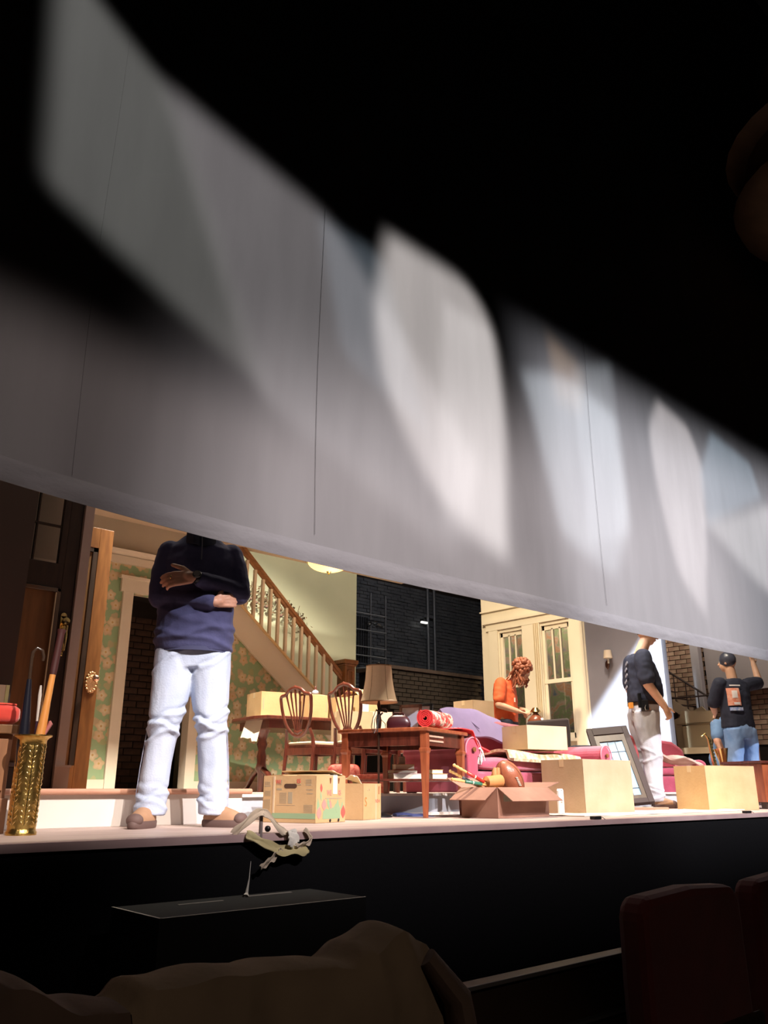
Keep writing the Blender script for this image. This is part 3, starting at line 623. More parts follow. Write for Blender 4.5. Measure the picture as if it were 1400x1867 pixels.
# ---- brass umbrella stand and its contents
us = thing('umbrella_stand', 'embossed brass umbrella stand on the stage floor at left', 'umbrella stand', (1.305, .485, 0)); us.scale = (.96, .96, .96)
prof = [(.001, .004), (.058, .004), (.062, 0), (.063, .012), (.058, .018), (.057, .03)] + [(.057 + .0015 * math.sin(z * 60), z) for z in [.04 + i * .02 for i in range(17)]] + [(.058, .385), (.066, .395), (.078, .402), (.078, .407), (.064, .40), (.055, .38), (.053, .02), (.001, .02)]
us_b = MB().lathe(prof, 40).build('body', mBrass, us, smooth=True)
m = MB(); random.seed(11)
for k in range(7):                        # embossed leaf sprays climbing the cylinder
    a0 = 2 * PI * k / 7
    for j in range(15):
        z = .05 + j * .022
        for sgn in (-1, 1):
            a = a0 + sgn * (.16 + .06 * math.sin(j)); R = Matrix.Rotation(a + PI / 2, 3, 'Z') @ Matrix.Rotation(sgn * .7, 3, 'Y')
            m.ball((.0562 * math.cos(a), .0562 * math.sin(a), z), .011, 6, .30, .34, 1, R)
    m.tube([(.058 * math.cos(a0), .058 * math.sin(a0), .04), (.058 * math.cos(a0 + .05), .058 * math.sin(a0 + .05), .37)], .003, 5)
m.build('embossed_leaves', mBrassS, us, smooth=True, kind='stuff')
def into(name, label, cat, tilt, top, **k): return thing(name, label, cat, (1.305 + tilt[0], .485 + tilt[1], 0))
bt = into('baseball_bat', 'orange wooden baseball bat leaning in the umbrella stand', 'bat', (0, 0), .8)
ax = Vector((.055, .02, .62)).normalized(); b0 = Vector((-.004, -.01, .03))
P = lambda t: b0 + ax * t
MB().tube([P(t) for t in (0, .01, .03, .28, .36, .50, .62)], [.010, .020, .026, .024, .021, .015, .013], 16).build('barrel', M('orange_ash', (.68, .27, .06), (.78, .35, .09), 8, .35, stretch=(8, 8, .8), coat=.4), bt, smooth=True)
MB().tube([P(t) for t in (.62, .64, .80, .82)], [.014, .016, .015, .02], 14).build('grip', M('dark_maroon_grip', (.06, .014, .012), rough=.6), bt, smooth=True)
ub = into('black_umbrella', 'furled black umbrella with crook handle in the umbrella stand', 'umbrella', (0, 0), .7)
MB().tube([(-.03, .0, .03), (-.035, .01, .35), (-.045, .01, .62)], [.008, .026, .010], 12).build('canopy', M('black_nylon', (.012, .012, .02), rough=.3), ub, smooth=True)
MB().tube([(-.045, .01, .60), (-.047, .01, .70), (-.045, .01, .735), (-.03, .008, .755), (-.008, .004, .745), (.0, .0, .715), (-.002, 0, .70)], .0065, 10).build('crook_handle', M('glossy_dark_handle', (.05, .03, .02), rough=.15), ub, smooth=True)
wc = into('walking_cane', 'thin dark cane with pale top beside the bat in the stand', 'cane', (0, 0), .7)
MB().tube([(.02, .02, .03), (.015, .025, .45)], .006, 8).build('shaft', M('purple_black_cane', (.04, .02, .035), rough=.3), wc, smooth=True)
MB().tube([(.015, .025, .45), (.013, .025, .56), (.012, .025, .60)], [.005, .008, .004], 8).build('handle', M('pale_horn', (.6, .55, .48), rough=.25), wc, smooth=True)
pf = into('pink_folded_fan', 'small pink folded cloth poking out of the umbrella stand', 'cloth', (0, 0), .45)
MB().tube([(.03, .0, .3), (.045, .0, .40), (.062, -.005, .44), (.058, -.005, .452)], [.01, .014, .018, .008], 8, flat=.5).build('fold', M('dusty_pink', (.45, .16, .15), rough=.8), pf, smooth=True)
MB().tube([(.03, .01, .3), (.04, .012, .41), (.05, .01, .43)], [.008, .012, .006], 8, flat=.5).build('inner_fold', M('deep_pink', (.33, .09, .10), rough=.8), pf, smooth=True)

# ---- cartons
def rot_frame(o, rz): o.rotation_euler = (0, 0, rz)
def carton(name, label, loc, rz, w, d, h, mat, opened=None, tape=True, group=None, th=.004):
    """box with front along +x (w) and side along +y (d) from corner (0,0); opened: list of four flap angles or None"""
    b = thing(name, label, 'box', loc, rz, group)
    m = MB()
    addbox(m, 0, w, 0, th, 0, h); addbox(m, 0, w, d - th, d, 0, h); addbox(m, 0, th, 0, d, 0, h); addbox(m, w - th, w, 0, d, 0, h); addbox(m, 0, w, 0, d, 0, th)
    m.build('carton_walls', mat, b, bevel=.0015)
    if opened is None:
        m = MB(); addbox(m, 0, w, 0, d / 2 - .0015, h - .001, h + .003); m.build('flap', mat, b)
        m = MB(); addbox(m, 0, w, d / 2 + .0015, d, h - .001, h + .0035); m.build('flap', mat, b)
        if tape:
            m = MB(); addbox(m, -.001, w + .001, d / 2 - .022, d / 2 + .022, h + .002, h + .0045); addbox(m, -.0012, 0, d / 2 - .022, d / 2 + .022, h - .05, h + .004); m.build('tape', M('brown_tape', (.60, .46, .28), rough=.35), b)
    else:
        fl_ = min(w, d) / 2 * .95
        for i, a in enumerate(opened):
            if a is None: continue
            m = MB()
            if i < 2: addbox(m, .004, w - .004, 0, fl_, -.002, .002)     # front / back flap, hinged at y=0 / y=d
            else: addbox(m, 0, fl_, .004, d - .004, -.002, .002)
            f = m.build('flap', mat, b)
            if i == 0: f.location = (0, 0, h); f.rotation_euler = (a, 0, 0)           # a=0 closed, PI/2 up, >PI/2 outwards
            if i == 1: f.location = (w, d, h); f.rotation_euler = (a, 0, PI)
            if i == 2: f.location = (0, 0, h); f.rotation_euler = (0, -a, 0)
            if i == 3: f.location = (w, d, h); f.rotation_euler = (0, -a, PI)
    return b
# tulip-printed carton nearest to the standing man
def angd(a, b): return math.atan2(b[1] - a[1], b[0] - a[0])
tc_ = carton('fruit_carton', 'yellow carton printed with red tulips and a hand slot, by the stage edge', (2.90, .61, 0), math.radians(16), .285, .37, .245, mCardYel, opened=[.03, .05, .06, .22])
mW = MB()
# side facing left (local x=0 face): print, slot, strips. corner at origin
def leftprint(name, mat, y0, y1, z0, z1, t=.0012): return addbox(MB(), -t, 0, y0, y1, z0, z1).build(name, mat, tc_)
leftprint('green_band', mGreenInk, .0, .30, .022, .05)
leftprint('fold_strip', mCardPale, .285, .297, .05, .245, .0025)
m = MB(); n = 10
poly = [(.175 + .033 * (1 if i < n / 2 else -1) * 1 + .012 * math.cos(-PI / 2 + PI * i / (n / 2 - 1)) * (1), .192 + .012 * math.sin(-PI / 2 + PI * i / (n / 2 - 1))) for i in range(n // 2)]
poly2 = [(.175 - .033 - .012 * math.cos(-PI / 2 + PI * i / (n / 2 - 1)), .192 - .012 * math.sin(-PI / 2 + PI * i / (n / 2 - 1))) for i in range(n // 2)]
m.prism(poly + poly2, .0016, Matrix.Rotation(PI / 2, 4, 'Z')); o = m.build('hand_slot', M('slot_shadow_brown', (.07, .03, .015), rough=.9), tc_)
for j, (y0, y1, z0, z1) in enumerate([(.235, .272, .198, .225), (.235, .272, .17, .18), (.03, .07, .205, .225), (.03, .07, .195, .2), (.02, .065, .17, .174), (.02, .06, .15, .154), (.20, .25, .10, .16), (.16, .19, .10, .16), (.02, .08, .055, .095), (.14, .27, .09, .092), (.315, .36, .19, .195), (.315, .36, .14, .165), (.315, .36, .07, .12), (.32, .36, .20, .215)]):
    if (y1 - y0) > .03 and (z1 - z0) > .012:
        m = MB(); k = z0
        while k < z1: addbox(m, -.0009, 0, y0, y1, k, k + .0025); k += .006
        m.build('small_print', mGreyInk, tc_)
    else: leftprint('small_print', mGreyInk, y0, y1, z0, z1, .0009)
text('lettering', 'WI', .034, mRedInk, tc_, (-.0012, .262, .213), (PI / 2, 0, -PI / 2), sx=.8)
text('lettering', 'ES', .030, mRedInk, tc_, (-.0012, .118, .217), (PI / 2, 0, -PI / 2), sx=.9)
leftprint('underline', mGreyInk, .10, .14, .198, .2005)
# front (local y=0 face)
def fp(name, mat, polyxz, t): return MB().prism(polyxz, t, Matrix.Translation((0, -t, 0))).build(name, mat, tc_)
def leafs(cx, cz, w_, h_, lean=0, n=8):
    return [(cx - w_ * math.sin(PI * i / n) * .5 * (1 - i / n * .3) + lean * i / n, cz + h_ * i / n) for i in range(n + 1)] + [(cx + w_ * math.sin(PI * i / n) * .5 * (1 - i / n * .3) + lean * i / n, cz + h_ * i / n) for i in range(n - 1, 0, -1)]
fp('green_leaves_print', mGreenInk, [(.065, .02), (.235, .02), (.235, .075), (.215, .10), (.20, .085), (.19, .10), (.165, .075), (.15, .085), (.12, .07), (.10, .075), (.07, .06)], .0010)
for a in ((.03, .03, .03, .10, -.01), (.13, .07, .03, .06, -.02), (.20, .05, .035, .075, .01), (.245, .06, .02, .05, .01), (.05, .115, .016, .05, -.006)): fp('leaf_print', mGreenInk, leafs(*a), .0013)
for a, mt in (((.032, .02, .05, .065), mPinkInk), ((.078, .065, .05, .06), mPinkInk), ((.145, .07, .022, .05, -.012), mPinkInk), ((.262, .02, .05, .07), mRedInk), ((.05, .16, .024, .045, -.003), mRedInk)): fp('tulip_print', mt, leafs(*a), .0016)
text('lettering', 'WE', .042, mPinkInk, tc_, (.125, -.0018, .155), (PI / 2, 0, 0), sx=.75)
text('lettering', 'RS', .042, mPinkInk, tc_, (.225, -.0018, .155), (PI / 2, 0, 0), sx=.62)
fp('grey_rule', mGreyInk, [(.09, .125), (.25, .125), (.25, .13), (.09, .13)], .0012)
m = MB(); addbox(m, .16, .20, -.0022, 0, .15, .247); addbox(m, .16, .20, -.002, .12, .247, .251); m.build('white_tape', mTape, tc_)
for x in (.135, .215): fp('staple_slot', M('slot_red_brown', (.16, .05, .015), rough=.9), [(x - .009, .235), (x + .009, .235), (x + .003, .205), (x - .003, .205)], .0014)
for x in (.135, .215): MB().ball((x, -.004, .012), .008, 6, 1, .4, 1).build('bottom_clip', mIron, tc_, smooth=True)

c2 = carton('plain_yellow_carton', 'smaller yellow carton marked S beside the tulip-printed carton', (3.405, .80, 0), math.radians(24), .26, .20, .205, mCardYel, tape=False)
text('lettering', 'S', .075, M('faded_orange_ink', (.50, .20, .05), rough=.7), c2, (.035, -.001, .10), (PI / 2, 0, 0))
text('lettering', 'NO 4', .03, mRedInk, c2, (.205, -.001, .105), (PI / 2, 0, 0), sx=.9)
m = MB().tube([(.075 + .012 * math.cos(a), -.001, .165 + .012 * math.sin(a)) for a in (PI * k / 8 for k in range(9))], .0015, 5); m.build('half_moon_mark', mGreyInk, c2)
MB().prism([(.222, .19), (.232, .195), (.23, .145), (.222, .145)], .0014, Matrix.Translation((0, -.0014, 0))).build('slot', M('slot_red', (.30, .06, .02), rough=.9), c2)
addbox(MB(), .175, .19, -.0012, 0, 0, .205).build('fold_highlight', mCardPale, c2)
cl_ = tag(MB().sheet(lambda u, v: (3.40 + u * .10, .88 + v * .09, .2475 - .028 * u - .035 * u * u + .012 * math.sin(u * 7 + v * 5)), 10, 8, .003).build('white_paper_wad', mPaper, smooth=True), 'white crumpled paper between the two yellow cartons', 'paper')
cl_2 = tag(MB().sheet(lambda u, v: (3.08 + u * .06, .68 + v * .10, .258 + .02 * math.sin(u * PI) * math.sin(v * 3) ** 2), 10, 8, .003).build('white_tissue', mPaper, smooth=True), 'white tissue tuft on top of the tulip-printed carton', 'paper')

# carton with sporting goods
ob = carton('open_toy_carton', 'open brown carton holding a football, glove and croquet mallets', (4.215, .445, 0), math.radians(2), .55, .30, .185, mCardRed, opened=[3.75, 2.7, 3.7, 2.9])
m = MB(); addbox(m, .06, .48, -.0012, 0, .10, .145); m.build('faded_green_print', M('faded_green_band', (.20, .20, .14), (.27, .21, .15), 40, .8), ob)
m = MB(); addbox(m, .06, .48, -.001, 0, .155, .165); m.build('faded_print_line', M('faded_line', (.27, .19, .14), rough=.8), ob)
addbox(MB(), .002, .545, .002, .298, .10, .104).build('inner_packing', mCardIn, ob)
fb = thing('football', 'brown leather football resting in the open carton', 'football', (4.515, .585, .235), 0)
fR = Matrix.Rotation(-.6, 3, 'Y') @ Matrix.Identity(3)
prof = [(max(.001, .088 * math.cos(a) ** 1.05), .14 * math.sin(a)) for a in (-PI / 2 + PI * k / 20 for k in range(21))]
m = MB(); rs = [[fR @ Vector((math.cos(q) * r, math.sin(q) * r, z)) for q in (2 * PI * k / 24 for k in range(24))] for r, z in prof]; m.rings(rs)
m.build('leather', M('brown_leather', (.30, .09, .045), (.36, .12, .06), 20, .33, bump=.2, bscale=200, coat=.3), fb, smooth=True)
m = MB()
for q in (0, PI / 2, PI, 3 * PI / 2): m.tube([fR @ Vector((math.cos(q + .3) * r * 1.005, math.sin(q + .3) * r * 1.005, z)) for r, z in prof[1:-1]], .0018, 5)
m.build('seams', M('dark_seam', (.10, .03, .02), rough=.7), fb)
m = MB()
for k in range(7): m.box(fR @ Vector((-.02, -.087, -.03 + k * .01)), (.022, .004, .003))
m.build('lacing', mPaper, fb)
gl = thing('baseball_glove', 'tan leather baseball glove beside the football in the carton', 'glove', (4.42, .62, .225), 0)
m = MB(); m.ball((0, 0, 0), .055, 12, 1, .7, 1.2); m.build('palm', M('tan_leather', (.48, .20, .07), (.58, .28, .12), 14, .5), gl, smooth=True)
for k in range(4): MB().tube([(-.045 + k * .028, -.02, .01), (-.055 + k * .034, -.03, .06), (-.05 + k * .03, -.035, .085)], [.018, .017, .010], 10).build('finger', M('tan_leather_f%d' % k, (.50, .24, .09), (.6, .33, .15), 14, .5), gl, smooth=True)
m = MB().tube([(-.03, -.05, -.03), (.0, -.055, .04), (.02, -.05, .0), (.03, -.05, .05)], .003, 6); m.build('lacing', M('pale_thong', (.66, .45, .22), rough=.7), gl, smooth=True)
cyl = thing('leather_bag', 'rolled tan leather pouch lying in the carton left of the glove', 'pouch', (4.30, .58, .215), 0)
MB().tube([(-.035, 0, 0), (-.03, 0, .004), (.09, -.02, .012), (.095, -.02, .012)], [.02, .036, .040, .030], 18).build('roll', M('orange_leather', (.56, .22, .07), (.64, .28, .10), 10, .45), cyl, smooth=True)
MB().tube([(.093, -.02, .012), (.102, -.021, .013)], [.026, .02], 16).build('end_cap', M('dark_leather', (.12, .04, .02), rough=.5), cyl, smooth=True)
# croquet mallets: handles stick out over the left rim
def mallet(label, a, b, col):
    t_ = thing('croquet_mallet', label, 'mallet', a, 0)
    A = Vector((0, 0, 0)); B = Vector(b) - Vector(a); d_ = B.normalized(); L_ = B.length
    MB().tube([A + d_ * t for t in (L_ * .30, L_ * .31, L_ * .66, L_ * .67)], [.008, .0115, .0115, .008], 12).build('coloured_grip', M('grip_' + col[0], col[1], rough=.3, coat=.5), t_, smooth=True)
    pr = [0, .02, .05, .09, .13, .17, .21, .25, .29]
    MB().tube([A + d_ * L_ * t for t in pr], [.006, .012, .0075, .0105, .0075, .0105, .0075, .0095, .0075], 12).build('turned_end', M('turned_wood_' + col[0], (.70, .46, .18), rough=.4), t_, smooth=True)
    MB().tube([A + d_ * L_ * t for t in (.66, .98)], [.0085, .0085], 10).build('shaft', M('shaft_wood_' + col[0], (.72, .42, .14), rough=.4), t_, smooth=True)
    MB().tube([A + d_ * L_ * t for t in (.46, .48)], [.0125, .0125], 10).build('white_ring', mPaper, t_, smooth=True)
mallet('red handled croquet mallet, topmost of those leaning from the carton', (4.05, .665, .325), (4.36, .55, .165), ('red', (.55, .03, .02)))
mallet('dark grey croquet mallet handle in the middle of the three', (4.06, .71, .288), (4.34, .59, .15), ('grey', (.10, .10, .14)))
mallet('green handled croquet mallet, lowest of those leaning from the carton', (4.035, .67, .236), (4.35, .56, .19), ('green', (.05, .20, .13)))

# big carton at centre front, white tag board against it
carton('large_plain_carton', 'large plain tan carton right of the open toy carton', (5.38, .60, 0), math.radians(-3), .60, .40, .385, mCard)
wt = thing('white_notice_board', 'narrow white card with small print leaning on the large carton', 'card', (5.085, .595, 0), math.radians(14))
m = MB(); m.prism([(-.045, 0), (.045, 0), (.045, .165), (.03, .178), (-.035, .178), (-.045, .165)], .012); m.build('card', M('white_card', (.86, .84, .80), rough=.6), wt)
text('small_print', 'S\nOF\nLUKE\nS', .016, mGreyInk, wt, (0, -.001, .095), (PI / 2, 0, 0))
for z in (.012, .165): MB().lathe([(.004, 0), (.004, .002)], 10, (.008, -.002, z), (0, 1, 0)).build('fixing_hole', mIron, wt)
carton('amber_carton', 'small tan carton between the open toy carton and the large one', (4.86, .66, 0), math.radians(5), .14, .16, .19, mCard, tape=False)
carton('carton_stage_right', 'tan carton with centre fold at far right by the stage edge', (7.02, .50, 0), math.radians(-16), .60, .36, .365, mCardYel)

# ---- side table
tb = thing('side_table', 'mahogany side table with tapered legs and lower shelf', 'table', (3.96, .81, 0), math.radians(20))
TW, TD = .66, .66
legz = .50
for (lx, ly) in ((.03, .03), (TW - .03, .03), (.03, TD - .03), (TW - .03, TD - .03)):
    m = MB(); m.box((lx, ly, .485), (.048, .048, .11))
    rs = [[Vector((lx + sx * q, ly + sy * q, z)) for sx, sy in ((-1, -1), (1, -1), (1, 1), (-1, 1))] for q, z in ((.013, 0), (.024, .40), (.030, .415), (.030, .43), (.024, .435))]
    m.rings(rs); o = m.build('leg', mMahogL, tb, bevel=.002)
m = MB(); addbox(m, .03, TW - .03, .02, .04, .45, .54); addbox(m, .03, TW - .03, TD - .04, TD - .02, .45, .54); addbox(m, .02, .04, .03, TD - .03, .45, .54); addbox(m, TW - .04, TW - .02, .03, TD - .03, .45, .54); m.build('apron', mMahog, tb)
addbox(MB(), -.015, TW + .015, -.015, TD + .015, .54, .565).build('tabletop', mMahogL, tb, bevel=.006)
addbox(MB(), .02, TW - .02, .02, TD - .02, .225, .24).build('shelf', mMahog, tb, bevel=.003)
for z in (.475, .505): addbox(MB(), .06, .30, .013, .02, z, z + .012).build('apron_inlay', M('pale_inlay_%d' % (z * 1000), (.60, .38, .28), rough=.25), tb)

def on_table(x, y): # table-local to world
    a = math.radians(20); return (3.96 + x * math.cos(a) - y * math.sin(a), .81 + x * math.sin(a) + y * math.cos(a))
# handbag
x, y = on_table(.24, .29)
hb = thing('handbag', 'dark plum leather handbag at the left end of the side table', 'bag', (x - .02, y + .03, .567), math.radians(-40))
m = MB(); rs = [[Vector((.085 * s_ * math.copysign(abs(math.cos(q)) ** .5, math.cos(q)), .04 * s_ * math.copysign(abs(math.sin(q)) ** .5, math.sin(q)), z)) for q in (2 * PI * i / 24 for i in range(24))] for s_, z in ((.9, 0), (1, .01), (1, .05), (.85, .08), (.55, .10), (.1, .105))]
m.rings(rs); m.build('body', M('plum_leather', (.06, .012, .018), rough=.3, coat=.3), hb, smooth=True)
MB().tube([(-.05, -.01, .085), (-.03, -.015, .115), (.03, -.015, .115), (.05, -.01, .085)], .005, 8).build('handle', M('plum_handle', (.08, .015, .02), rough=.3), hb, smooth=True)
# framed pictures
def frame(label, x, y, z, rz, tilt, w_, h_, col, inner):
    f = thing('picture_frame', label, 'picture frame', (x, y, z), rz); f.rotation_euler = (tilt, 0, rz)
    m = MB(); addbox(m, -w_ / 2, w_ / 2, 0, .014, 0, .02); addbox(m, -w_ / 2, w_ / 2, 0, .014, h_ - .02, h_); addbox(m, -w_ / 2, -w_ / 2 + .02, 0, .014, 0, h_); addbox(m, w_ / 2 - .02, w_ / 2, 0, .014, 0, h_)
    m.build('frame', col, f, bevel=.002); addbox(MB(), -w_ / 2 + .01, w_ / 2 - .01, .006, .012, .01, h_ - .01).build('picture', inner, f); return f
x, y = on_table(.27, .26); frame('dark frame with pale glass standing next to the handbag', x, y, .567, math.radians(-65), -.15, .17, .18, mMahog, M('bluish_print', (.45, .5, .62), rough=.1))
x, y = on_table(.38, .235); frame('black frame with light blue print standing behind the rug roll', x, y, .567, math.radians(-60), -.2, .18, .20, mIron, M('light_blue_print', (.58, .62, .68), rough=.2))
x, y = on_table(.50, .27); frame('long pale blue framed print lying behind the rug roll', x, y, .570, math.radians(14), -.35, .34, .19, M('pale_frame', (.50, .54, .58), rough=.4), M('powder_blue', (.55, .62, .68), rough=.5))
# rolled rug
rr = thing('rolled_rug', 'red patterned rug rolled up on the side table with white fringe', 'rug', (*on_table(.14, .072), .567), math.radians(20))
sp_ = []
for k in range(90):
    a = k / 90 * PI * 2 * 4.2; r = .016 + .0120 * a / (2 * PI); sp_.append((r * math.cos(a), r * math.sin(a)))
R0 = max(math.hypot(*q) for q in sp_)
m = MB().sheet(lambda u, v: (v * .34, sp_[int(u * 89)][0], R0 + .002 + sp_[int(u * 89)][1]), 89, 1, .006)
def rugmat():
    m = bpy.data.materials.new('patterned_rug'); m.use_nodes = True; N = m.node_tree.nodes; K = m.node_tree.links; b = N['Principled BSDF']; b.inputs['Roughness'].default_value = .95
    tc = N.new('ShaderNodeTexCoord'); v = N.new('ShaderNodeTexVoronoi'); v.inputs['Scale'].default_value = 42; v.distance = 'MANHATTAN'; K.new(tc.outputs['Object'], v.inputs[0])
    r = N.new('ShaderNodeValToRGB'); r.color_ramp.interpolation = 'CONSTANT'; e = r.color_ramp.elements; e[0].color = (.45, .05, .04, 1); e[1].position = .3; e[1].color = (.62, .45, .34, 1)
    q = e.new(.5); q.color = (.28, .24, .18, 1); q = e.new(.62); q.color = (.55, .12, .10, 1); q = e.new(.8); q.color = (.66, .55, .45, 1)
    s = N.new('ShaderNodeSeparateColor'); K.new(v.outputs['Color'], s.inputs[0]); K.new(s.outputs[0], r.inputs[0]); K.new(r.outputs[0], b.inputs['Base Color']); return m
mRug = rugmat(); mRugRed = M('red_rug_edge', (.72, .03, .035), (.80, .06, .06), 30, .9)
m.build('roll', mRug, rr, smooth=True)
m = MB().sheet(lambda u, v: (-.006 + v * .008, sp_[int(u * 89)][0], R0 + .002 + sp_[int(u * 89)][1]), 89, 1, .0085); m.build('spiral_end', mRugRed, rr, smooth=True)
def tailf(u, v):
    x_ = .0 + v * .34; s_ = u * .30
    return (x_ + s_ * .35, -.02 - s_ * 0.62, .004 + (0 if s_ < .10 else -(s_ - .10) * .9 * ss(.1, .3, s_)) + .002 * math.sin(v * 20))
# loose end draped over the table corner, over the sofa arm
dr = MB().sheet(lambda u, v: (.20 + u * .50, -.09 + v * .16 - u * .02, .008 + .014 * math.sin(u * PI) - .12 * ss(.76, 1, u)), 24, 8, .006); dr.build('loose_end', mRugRed, rr, smooth=True)
dr = MB().sheet(lambda u, v: (.22 + u * .46, -.07 + v * .12 - u * .02, .0115 + .014 * math.sin(u * PI) - .12 * ss(.78, 1, u)), 24, 8, .004); dr.build('patterned_field', mRug, rr, smooth=True)
m = MB(); random.seed(2)
for k in range(70):
    t = k / 69; x_ = .70 - random.uniform(0, .01); y_ = -.12 + t * .16
    m.tube([(x_ - .01, y_, -.106), (x_ + .02, y_ - .006, -.13), (x_ + .03 + random.uniform(-.015, .02), y_ + random.uniform(-.015, .015), -.19 - random.uniform(0, .03))], [.008, .007, .003], 5)
m.build('fringe', M('white_fringe', (.85, .80, .74), rough=.9), rr, kind='stuff')

# books on the shelf
def book(label, x, y, z, rz, w_, d_, h_, col, group='books on the side table shelf'):
    b = thing('book', label, 'book', (x, y, z), rz, group)
    m = MB(); addbox(m, 0, w_, 0, d_, 0, .003); addbox(m, 0, w_, 0, d_, h_ - .003, h_); addbox(m, 0, w_, d_ - .004, d_, 0, h_); m.build('cover', col, b)
    addbox(MB(), .004, w_ - .004, .003, d_ - .004, .003, h_ - .003).build('pages', mPaper, b); return b
mBk = [M('maroon_cover', (.28, .03, .02), rough=.5), M('tan_cover', (.60, .36, .16), rough=.6), M('white_cover', (.8, .76, .68), rough=.5), M('ochre_cover', (.62, .42, .14), rough=.6)]
x, y = on_table(.18, .34); a_ = math.radians(-28)
book('large white book at the bottom of the stack on the table shelf', x, y, .241, a_, .22, .15, .036, mBk[2])
book('maroon edged book second in the stack on the shelf', x + .01, y + .01, .278, a_ + .1, .18, .13, .024, mBk[0])
book('tan book on top of the stack on the shelf', x + .035, y + .02, .303, a_ - .05, .14, .10, .036, mBk[1])
cd = thing('photo_card', 'small grey card standing on the tan book of the shelf stack', 'card', (x + .08, y + .03, .34), a_)
addbox(MB(), 0, .045, 0, .004, 0, .05).build('card', M('grey_card', (.45, .38, .30), rough=.7), cd); addbox(MB(), .005, .04, -.001, 0, .006, .044).build('photo', M('grey_photo', (.35, .30, .24), rough=.4), cd)
x, y = on_table(.36, .13)
book('wide tan book at the right end of the table shelf', x, y, .241, math.radians(-20), .12, .10, .036, mBk[1])
book('ochre book lying on the wide tan one at the shelf right end', x + .01, y + .01, .278, math.radians(-14), .09, .08, .026, mBk[3])

# ---- floor lamp
lp = thing('floor_lamp', 'black floor lamp with tan bell shade behind the side table', 'lamp', (3.85, 1.16, 0), 0)
MB().lathe([(.001, 0), (.09, 0), (.09, .01), (.05, .022), (.012, .03), (.001, .03)], 24).build('base', mIron, lp, smooth=True)
MB().lathe([(.007, .02), (.007, .50), (.014, .52), (.008, .54), (.016, .58), (.02, .62), (.012, .66), (.009, .70), (.013, .72), (.008, .74), (.008, .80), (.001, .80)], 16).build('pole', M('dark_bronze_pole', (.045, .022, .015), rough=.35, metal=.6), lp, smooth=True)
pr = [(.128, .74), (.118, .77), (.104, .83), (.093, .90), (.087, .985)]
MB().lathe(pr + [(q - .002, z) for q, z in pr[::-1]], 36, cap=False).build('lamp_shade', mShade, lp, smooth=True)
MB().lathe([(.126, .737), (.130, .737), (.130, .745), (.126, .745), (.126, .737)], 36, cap=False).build('shade_trim', M('dark_trim', (.28, .16, .08), rough=.7), lp)
MB().lathe([(.085, .983), (.089, .983), (.089, .99), (.085, .99), (.085, .983)], 36, cap=False).build('shade_trim', M('top_trim', (.30, .18, .09), rough=.7), lp)
m = MB()
for k in range(6):
    a = 2 * PI * k / 6 + .3; m.tube([((q + .001) * math.cos(a), (q + .001) * math.sin(a), z) for q, z in pr], .0012, 5)
m.build('shade_seams', M('seam_brown', (.36, .24, .13), rough=.8), lp)
m = MB()
for k in range(3): a = 2 * PI * k / 3; m.tube([(0, 0, .965), (.086 * math.cos(a), .086 * math.sin(a), .975)], .0015, 5)
m.tube([(0, 0, .80), (0, 0, 1.0)], .004, 6); m.ball((0, 0, 1.005), .009, 8); m.build('spider_and_finial', mIron, lp, smooth=True)
m = MB().tube([(0, -.01, .66), (-.04, -.02, .69), (-.08, -.03, .63), (-.095, -.03, .57), (-.07, -.03, .53), (-.04, -.03, .58), (-.03, -.02, .66), (-.055, -.02, .62), (-.07, -.03, .55), (-.03, -.02, .54), (-.01, -.01, .64), (.04, -.02, .60), (.05, -.02, .54), (.03, -.02, .53)], .0028, 6); m.build('coiled_cord', mIron, lp, smooth=True)
m = MB()
for k in range(6): m.box((random.uniform(-.03, .05), -.02, .68 + random.uniform(-.02, .02)), (.03, .006, .01), rz=random.uniform(0, 3), ry=random.uniform(-.8, .8))
m.build('tied_tags', M('dark_tags', (.06, .05, .05), rough=.5), lp)
fc = thing('folded_blue_cloth', 'dark blue folded cloth on the floor by the lamp base', 'cloth', (4.0, 1.12, 0), math.radians(-30))
MB().sheet(lambda u, v: (-.02 + u * .2, v * .12, .018 + .012 * math.sin(u * 5) * (1 - u)), 14, 6, .016).build('top_fold', M('navy_cloth', (.03, .045, .15), (.06, .08, .22), 15, .8), fc, smooth=True)
MB().sheet(lambda u, v: (u * .24, -.01 + v * .13, .0035), 6, 4, .003).build('bottom_fold', M('blue_grey_cloth', (.10, .12, .24), rough=.8), fc)

